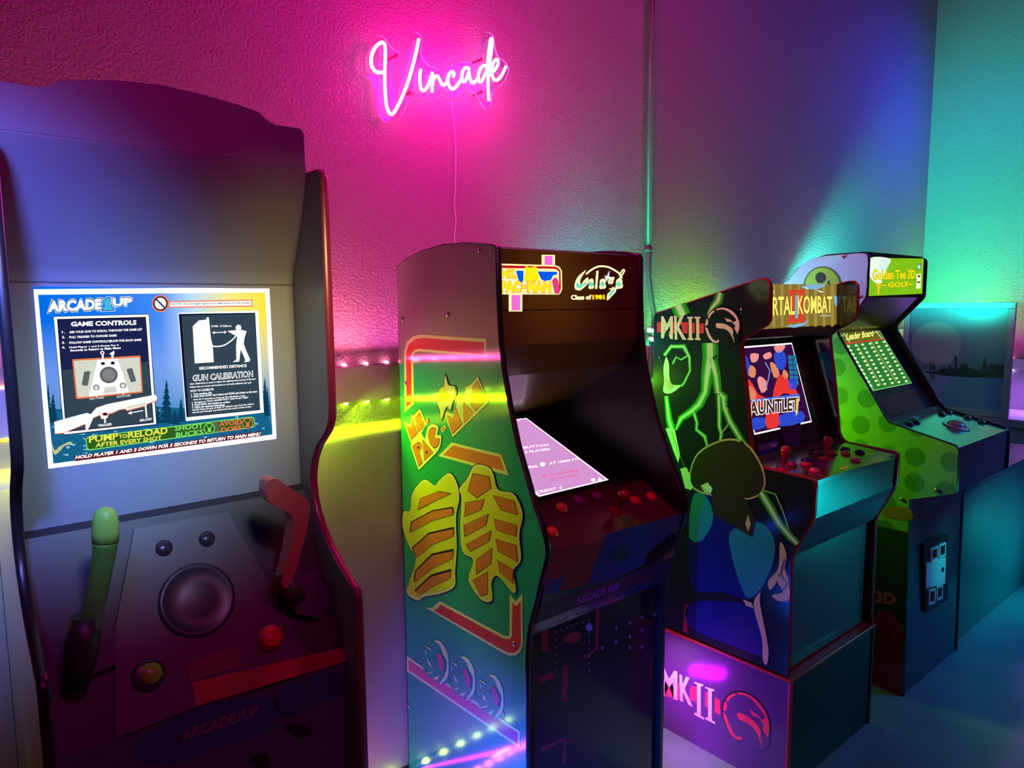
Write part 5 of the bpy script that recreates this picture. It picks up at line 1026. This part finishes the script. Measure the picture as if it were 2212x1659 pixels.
def scr4(mb):
    A = Art(mb, *plane_of(sb4, 2.8), .0003); F = lambda L: [z11(*p) for p in L]
    e = lambda n, r, g, b, s=1.0: emis('game4_' + n, srgb(r, g, b), s)
    A.poly(F([(440, 590), (672, 570), (880, 908), (648, 955)]), e('mint', 150, 235, 140), 1)
    A.poly(F([(446, 594), (670, 574), (876, 905), (652, 950)]), e('green', 45, 125, 55), 2)
    A.poly(F([(446, 594), (668, 573), (712, 648), (484, 680)]), e('olive', 95, 110, 30), 3); A.poly(F([(478, 668), (705, 640), (712, 648), (484, 680)]), e('maroon', 190, 70, 50), 4)
    A.text('Leader Board', F(tq(488, 655, 648, 630, 44, 40)), e('gold', 250, 245, 130, 1.1), 5, bold=.03); A.line(F([(448, 630), (470, 625)]), 1.2, e('pale', 230, 250, 190), 5); A.line(F([(462, 598), (510, 668)]), 1.4, e('pale', 0, 0, 0), 5); A.line(F([(650, 580), (700, 645)]), 1.4, e('pale', 0, 0, 0), 5); A.line(F([(650, 610), (680, 600)]), 1.2, e('pale', 0, 0, 0), 5)
    for r in range(11):
        for c_ in range(6):
            x = 500 + c_ * 42 + r * 13.2 + (3 if c_ % 2 else 0); y = 690 + r * 23.5 - c_ * 5.4
            mt = e('pale', 0, 0, 0)
            A.poly(F([(x - 9, y - 5), (x + 7, y - 7), (x + 10, y + 4), (x - 6, y + 6)]), mt, 4)
    for x0 in (545, 635): A.line(F([(x0, 670 - (x0 - 545) * .13), (x0 + 150, 920 - (x0 - 545) * .2)]), 1.2, e('amber', 205, 190, 60), 3)
P4, N4 = plane_of(sb4, 2.8)
def bezel_stripes4(mb):  # orange patch with slanted dark stripes on the lower bezel
    A = Art(mb, P4, N4, .0003)
    F = lambda L: [z11(*p) for p in L]
    A.poly(F([(672, 985), (905, 945), (962, 1055), (750, 1100)]), mat('faded_orange_art', (.16, .08, .03), .3, coat=.3), 1)
    for x in (700, 745, 790, 840, 890): A.line(F([(x, 985 - (x - 700) * .2), (x + 28, 1040 - (x - 700) * .2)]), 2, ODK, 2)
sheet('screen_bezel', t4, sb4, xi, xo, mat('dark_screen_bezel', (.02, .03, .03), .25, coat=.4), art=bezel_stripes4)
mb = MB(); scr4(mb)
mb.v = [p + N4 * .003 for p in mb.v]; Asc = Art(mb, P4, N4)
back = [Asc.q(*z11(*p)) for p in [(438, 588), (674, 568), (884, 910), (646, 958)]]
mb.prism([p + N4 * .0008 for p in back], N4 * .0018, BLACK); mb.build('screen', t4)
DK4 = mat('teal_deck_art', (.03, .13, .10), .18, coat=.6)
dk4 = [(.812, .918), (1.040, .970)]
sheet('control_deck', t4, [(.812, .918), (1.040, .970), (1.052, .985)], xi, xo, DK4)
D4 = Art(MB(), *plane_of(dk4, 2.8), .0003)
def z12(x, y): return (1980 + x / 6.91, 820 + y / 6.91)
tb = knob('trackball', z12(590, 705), 0, [(.0001, 0), (.045, 0), (.045, .003), (.036, .0045), (.032, .004), (.0305, .010), (.024, .019), (.013, .025), (.0001, .0268)], mat('trackball_white', (.35, .42, .38), .12, coat=.8), A=D4, parent=t4)
BT4 = [(.0001, 0), (.0150, 0), (.0150, .003), (.0120, .0045), (.0115, .009), (.0001, .0098)]
for c in ((760, 580), (970, 645)): knob('push_button', z12(*c), 0, BT4, mat('black_knob', (.02, .02, .03), .12, coat=.8), A=D4, parent=t4)
def z13(x, y): return (1850 + x / 6.32, 880 + y / 6.32)
for c in ((720, 235), (815, 210), (1165, 100), (1265, 72)): knob('push_button', z13(*c), 0, BT4, mat('black_knob', (.02, .02, .03)), A=D4, parent=t4)
mb = MB(); mb.prism([D4.q(*z13(*p)) + D4.N * .0004 for p in [(715, 135), (780, 118), (900, 150), (830, 170)]], D4.N * .001, mat('info_card', (.2, .35, .28), .3)); mb.build('info_card', t4)
BLF = mat('deck_front_blue', (.02, .05, .10), .3, coat=.3)
sheet('deck_front', t4, [(.955, .712), (.814, .765), (.812, .915)], xi, xo, BLF)
sheet('lower_front_panel', t4, [(.938, .0), (.952, .712)], xi, xo, mat('dark_teal_laminate', (.02, .04, .045), .22, coat=.5))
fl4 = Art(MB(), *plane_of([(.938, .0), (.952, .712)], 2.8), .0003)
def z14(x, y): return (1750 + x / 2.517, 1000 + y / 2.517)
mb = MB(); P = [fl4.q(*z14(*p)) for p in rounded([(600, 430), (735, 375), (735, 740), (612, 818)], 22, 4)]; mb.prism(P, fl4.N * .010, BLACK); cdoor = mb.build('coin_door', t4, bevel=.003)
fa = Art(MB(), fl4.P + fl4.N * .010, fl4.N, .0004)
def cd(name, pts, mt, h=.004, r=2):
    mb = MB(); mb.prism([fa.q(*z14(*p)) for p in (rounded(pts, r * 2.5, 3) if r else pts)], fa.N * h, mt); return mb.build(name, cdoor)
SATN = mat('satin_metal', (.60, .65, .65), .35)
cd('coin_plate', [(628, 545), (734, 510), (730, 655), (626, 682)], SATN, .003, 0)
for q in ([(650, 468), (690, 450), (690, 520), (652, 540)], [(696, 446), (732, 430), (732, 500), (696, 520)], [(640, 690), (676, 680), (674, 760), (640, 775)], [(682, 672), (714, 660), (714, 735), (682, 750)]):
    mb = MB(); fp = [fa.q(*z14(*p)) for p in q]; c = sum(fp, V()) / 4
    inn = [c + (p - c) * .74 for p in fp]; nrm = fa.N * .005
    mb.add(fp + inn + [p + nrm for p in fp] + [p + nrm for p in inn], [(8 + i, 8 + (i + 1) % 4, 12 + (i + 1) % 4, 12 + i) for i in range(4)] + [(i, (i + 1) % 4, 8 + (i + 1) % 4, 8 + i) for i in range(4)] + [(4 + i, 12 + i, 12 + (i + 1) % 4, 4 + (i + 1) % 4) for i in range(4)], SATN); mb.build('coin_slot_frame', cdoor)
mb = MB(); mb.lathe(fa.q(*z14(715, 577)), fa.N, [(.0001, 0), (.010, 0), (.010, .005), (.006, .007), (.0001, .007)], mat('dark_lock', (.02, .02, .02), .3), 16); mb.build('lock', cdoor)
mb = MB()
A = fl4; mb2 = MB(); A.mb = mb2
mb2.prism([fl4.q(*z14(*p)) for p in [(620, 215), (700, 190), (725, 180), (722, 205), (690, 225), (622, 252)]], fl4.N * .0008, mat('warning_label', (.10, .50, .50), .3)); mb2.build('paper_label', t4)
sheet('back_panel', t4, [(1.488, .02), (1.488, 1.28)], xi, xo, BLACK)

# ================================================================== beyond the golf cabinet
mb = MB(); mb.box((3.16, .96, 0), (4.30, 1.40, .64), mat('blue_black_box', (.03, .05, .07), .35, coat=.2))
tb_ = thing('storage_chest', (3.73, 1.18, 0), 'low dark chest on the floor at the right edge beside the golf cabinet', 'chest'); mb.build('body', tb_, bevel=.006)
mb = MB(); mb.box((3.15, .95, .641), (4.31, 1.41, .665), mat('blue_black_box', (0, 0, 0))); mb.build('lid', tb_, bevel=.005)
# skyline picture standing on the block wall
tp = thing('framed_picture', (4.62, 1.48, .746), 'framed picture of a city skyline across water under a pale moon, behind golf cabinet', 'picture')
A = Art(MB(), (4.612, 1.5, 1), (-1, 0, 0), .0006)
def z15(x, y): return (1912 + x / 5.53, 600 + y / 5.53)
ya, yb, za, zb = 1.775, 1.205, .747, 1.388
FRM = mat('pale_frame', (.55, .58, .62), .3, coat=.3)
for a, b in (((4.60, yb, za), (4.625, ya, za + .035)), ((4.60, yb, zb - .035), (4.625, ya, zb)), ((4.60, yb, za + .035), (4.625, yb + .035, zb - .035)), ((4.60, ya - .035, za + .035), (4.625, ya, zb - .035))):
    mb = MB(); mb.box(a, b, FRM); mb.build('frame_rail', tp, bevel=.003)
mb = MB(); mb.box((4.612, yb + .035, za + .035), (4.622, ya - .035, zb - .035), mat('canvas_sky', (.16, .34, .44), .25, coat=.5)); A.mb = mb
F = lambda L: [z15(*p) for p in L]
A.ring(z15(610, 790), 54, 48, mat('canvas_moon', (.36, .52, .50), .25, coat=.5), 1)
A.poly(F([(470, 1130), (700, 1170), (1020, 1192), (1420, 1196), (1415, 1640), (1380, 1700), (470, 1580)]), mat('canvas_water', (.20, .50, .75), .25, coat=.5), 2)
CITY = mat('canvas_city', (.015, .02, .05), .3, coat=.4)
A.poly(F([(480, 1118), (610, 1125), (690, 1080), (715, 1060), (720, 1090), (755, 1090), (758, 1048), (800, 1048), (815, 1090), (825, 1095), (830, 935), (855, 930), (860, 1085), (900, 1075), (902, 1030), (985, 1025), (990, 1070), (1060, 1095), (1130, 1105), (1150, 1090), (1175, 1000), (1192, 940), (1225, 1050), (1240, 1060), (1250, 1030), (1280, 1030), (1295, 1050), (1300, 1035), (1370, 1035), (1375, 1050), (1418, 1040), (1420, 1192), (1020, 1192), (700, 1168), (480, 1130)]), CITY, 3)
for ln in ([(430, 1080), (535, 1018), (610, 1110)], [(535, 1018), (580, 1018), (600, 1090)], [(540, 1018), (550, 1215)], [(585, 1018), (590, 1215)], [(620, 1110), (670, 1060), (710, 1055)], [(545, 1060), (588, 1040)], [(540, 1110), (588, 1060)], [(545, 1200), (590, 1150)], [(545, 1150), (590, 1200)]): A.line(F(ln), 1.2, CITY, 4)
mb.build('canvas', tp)
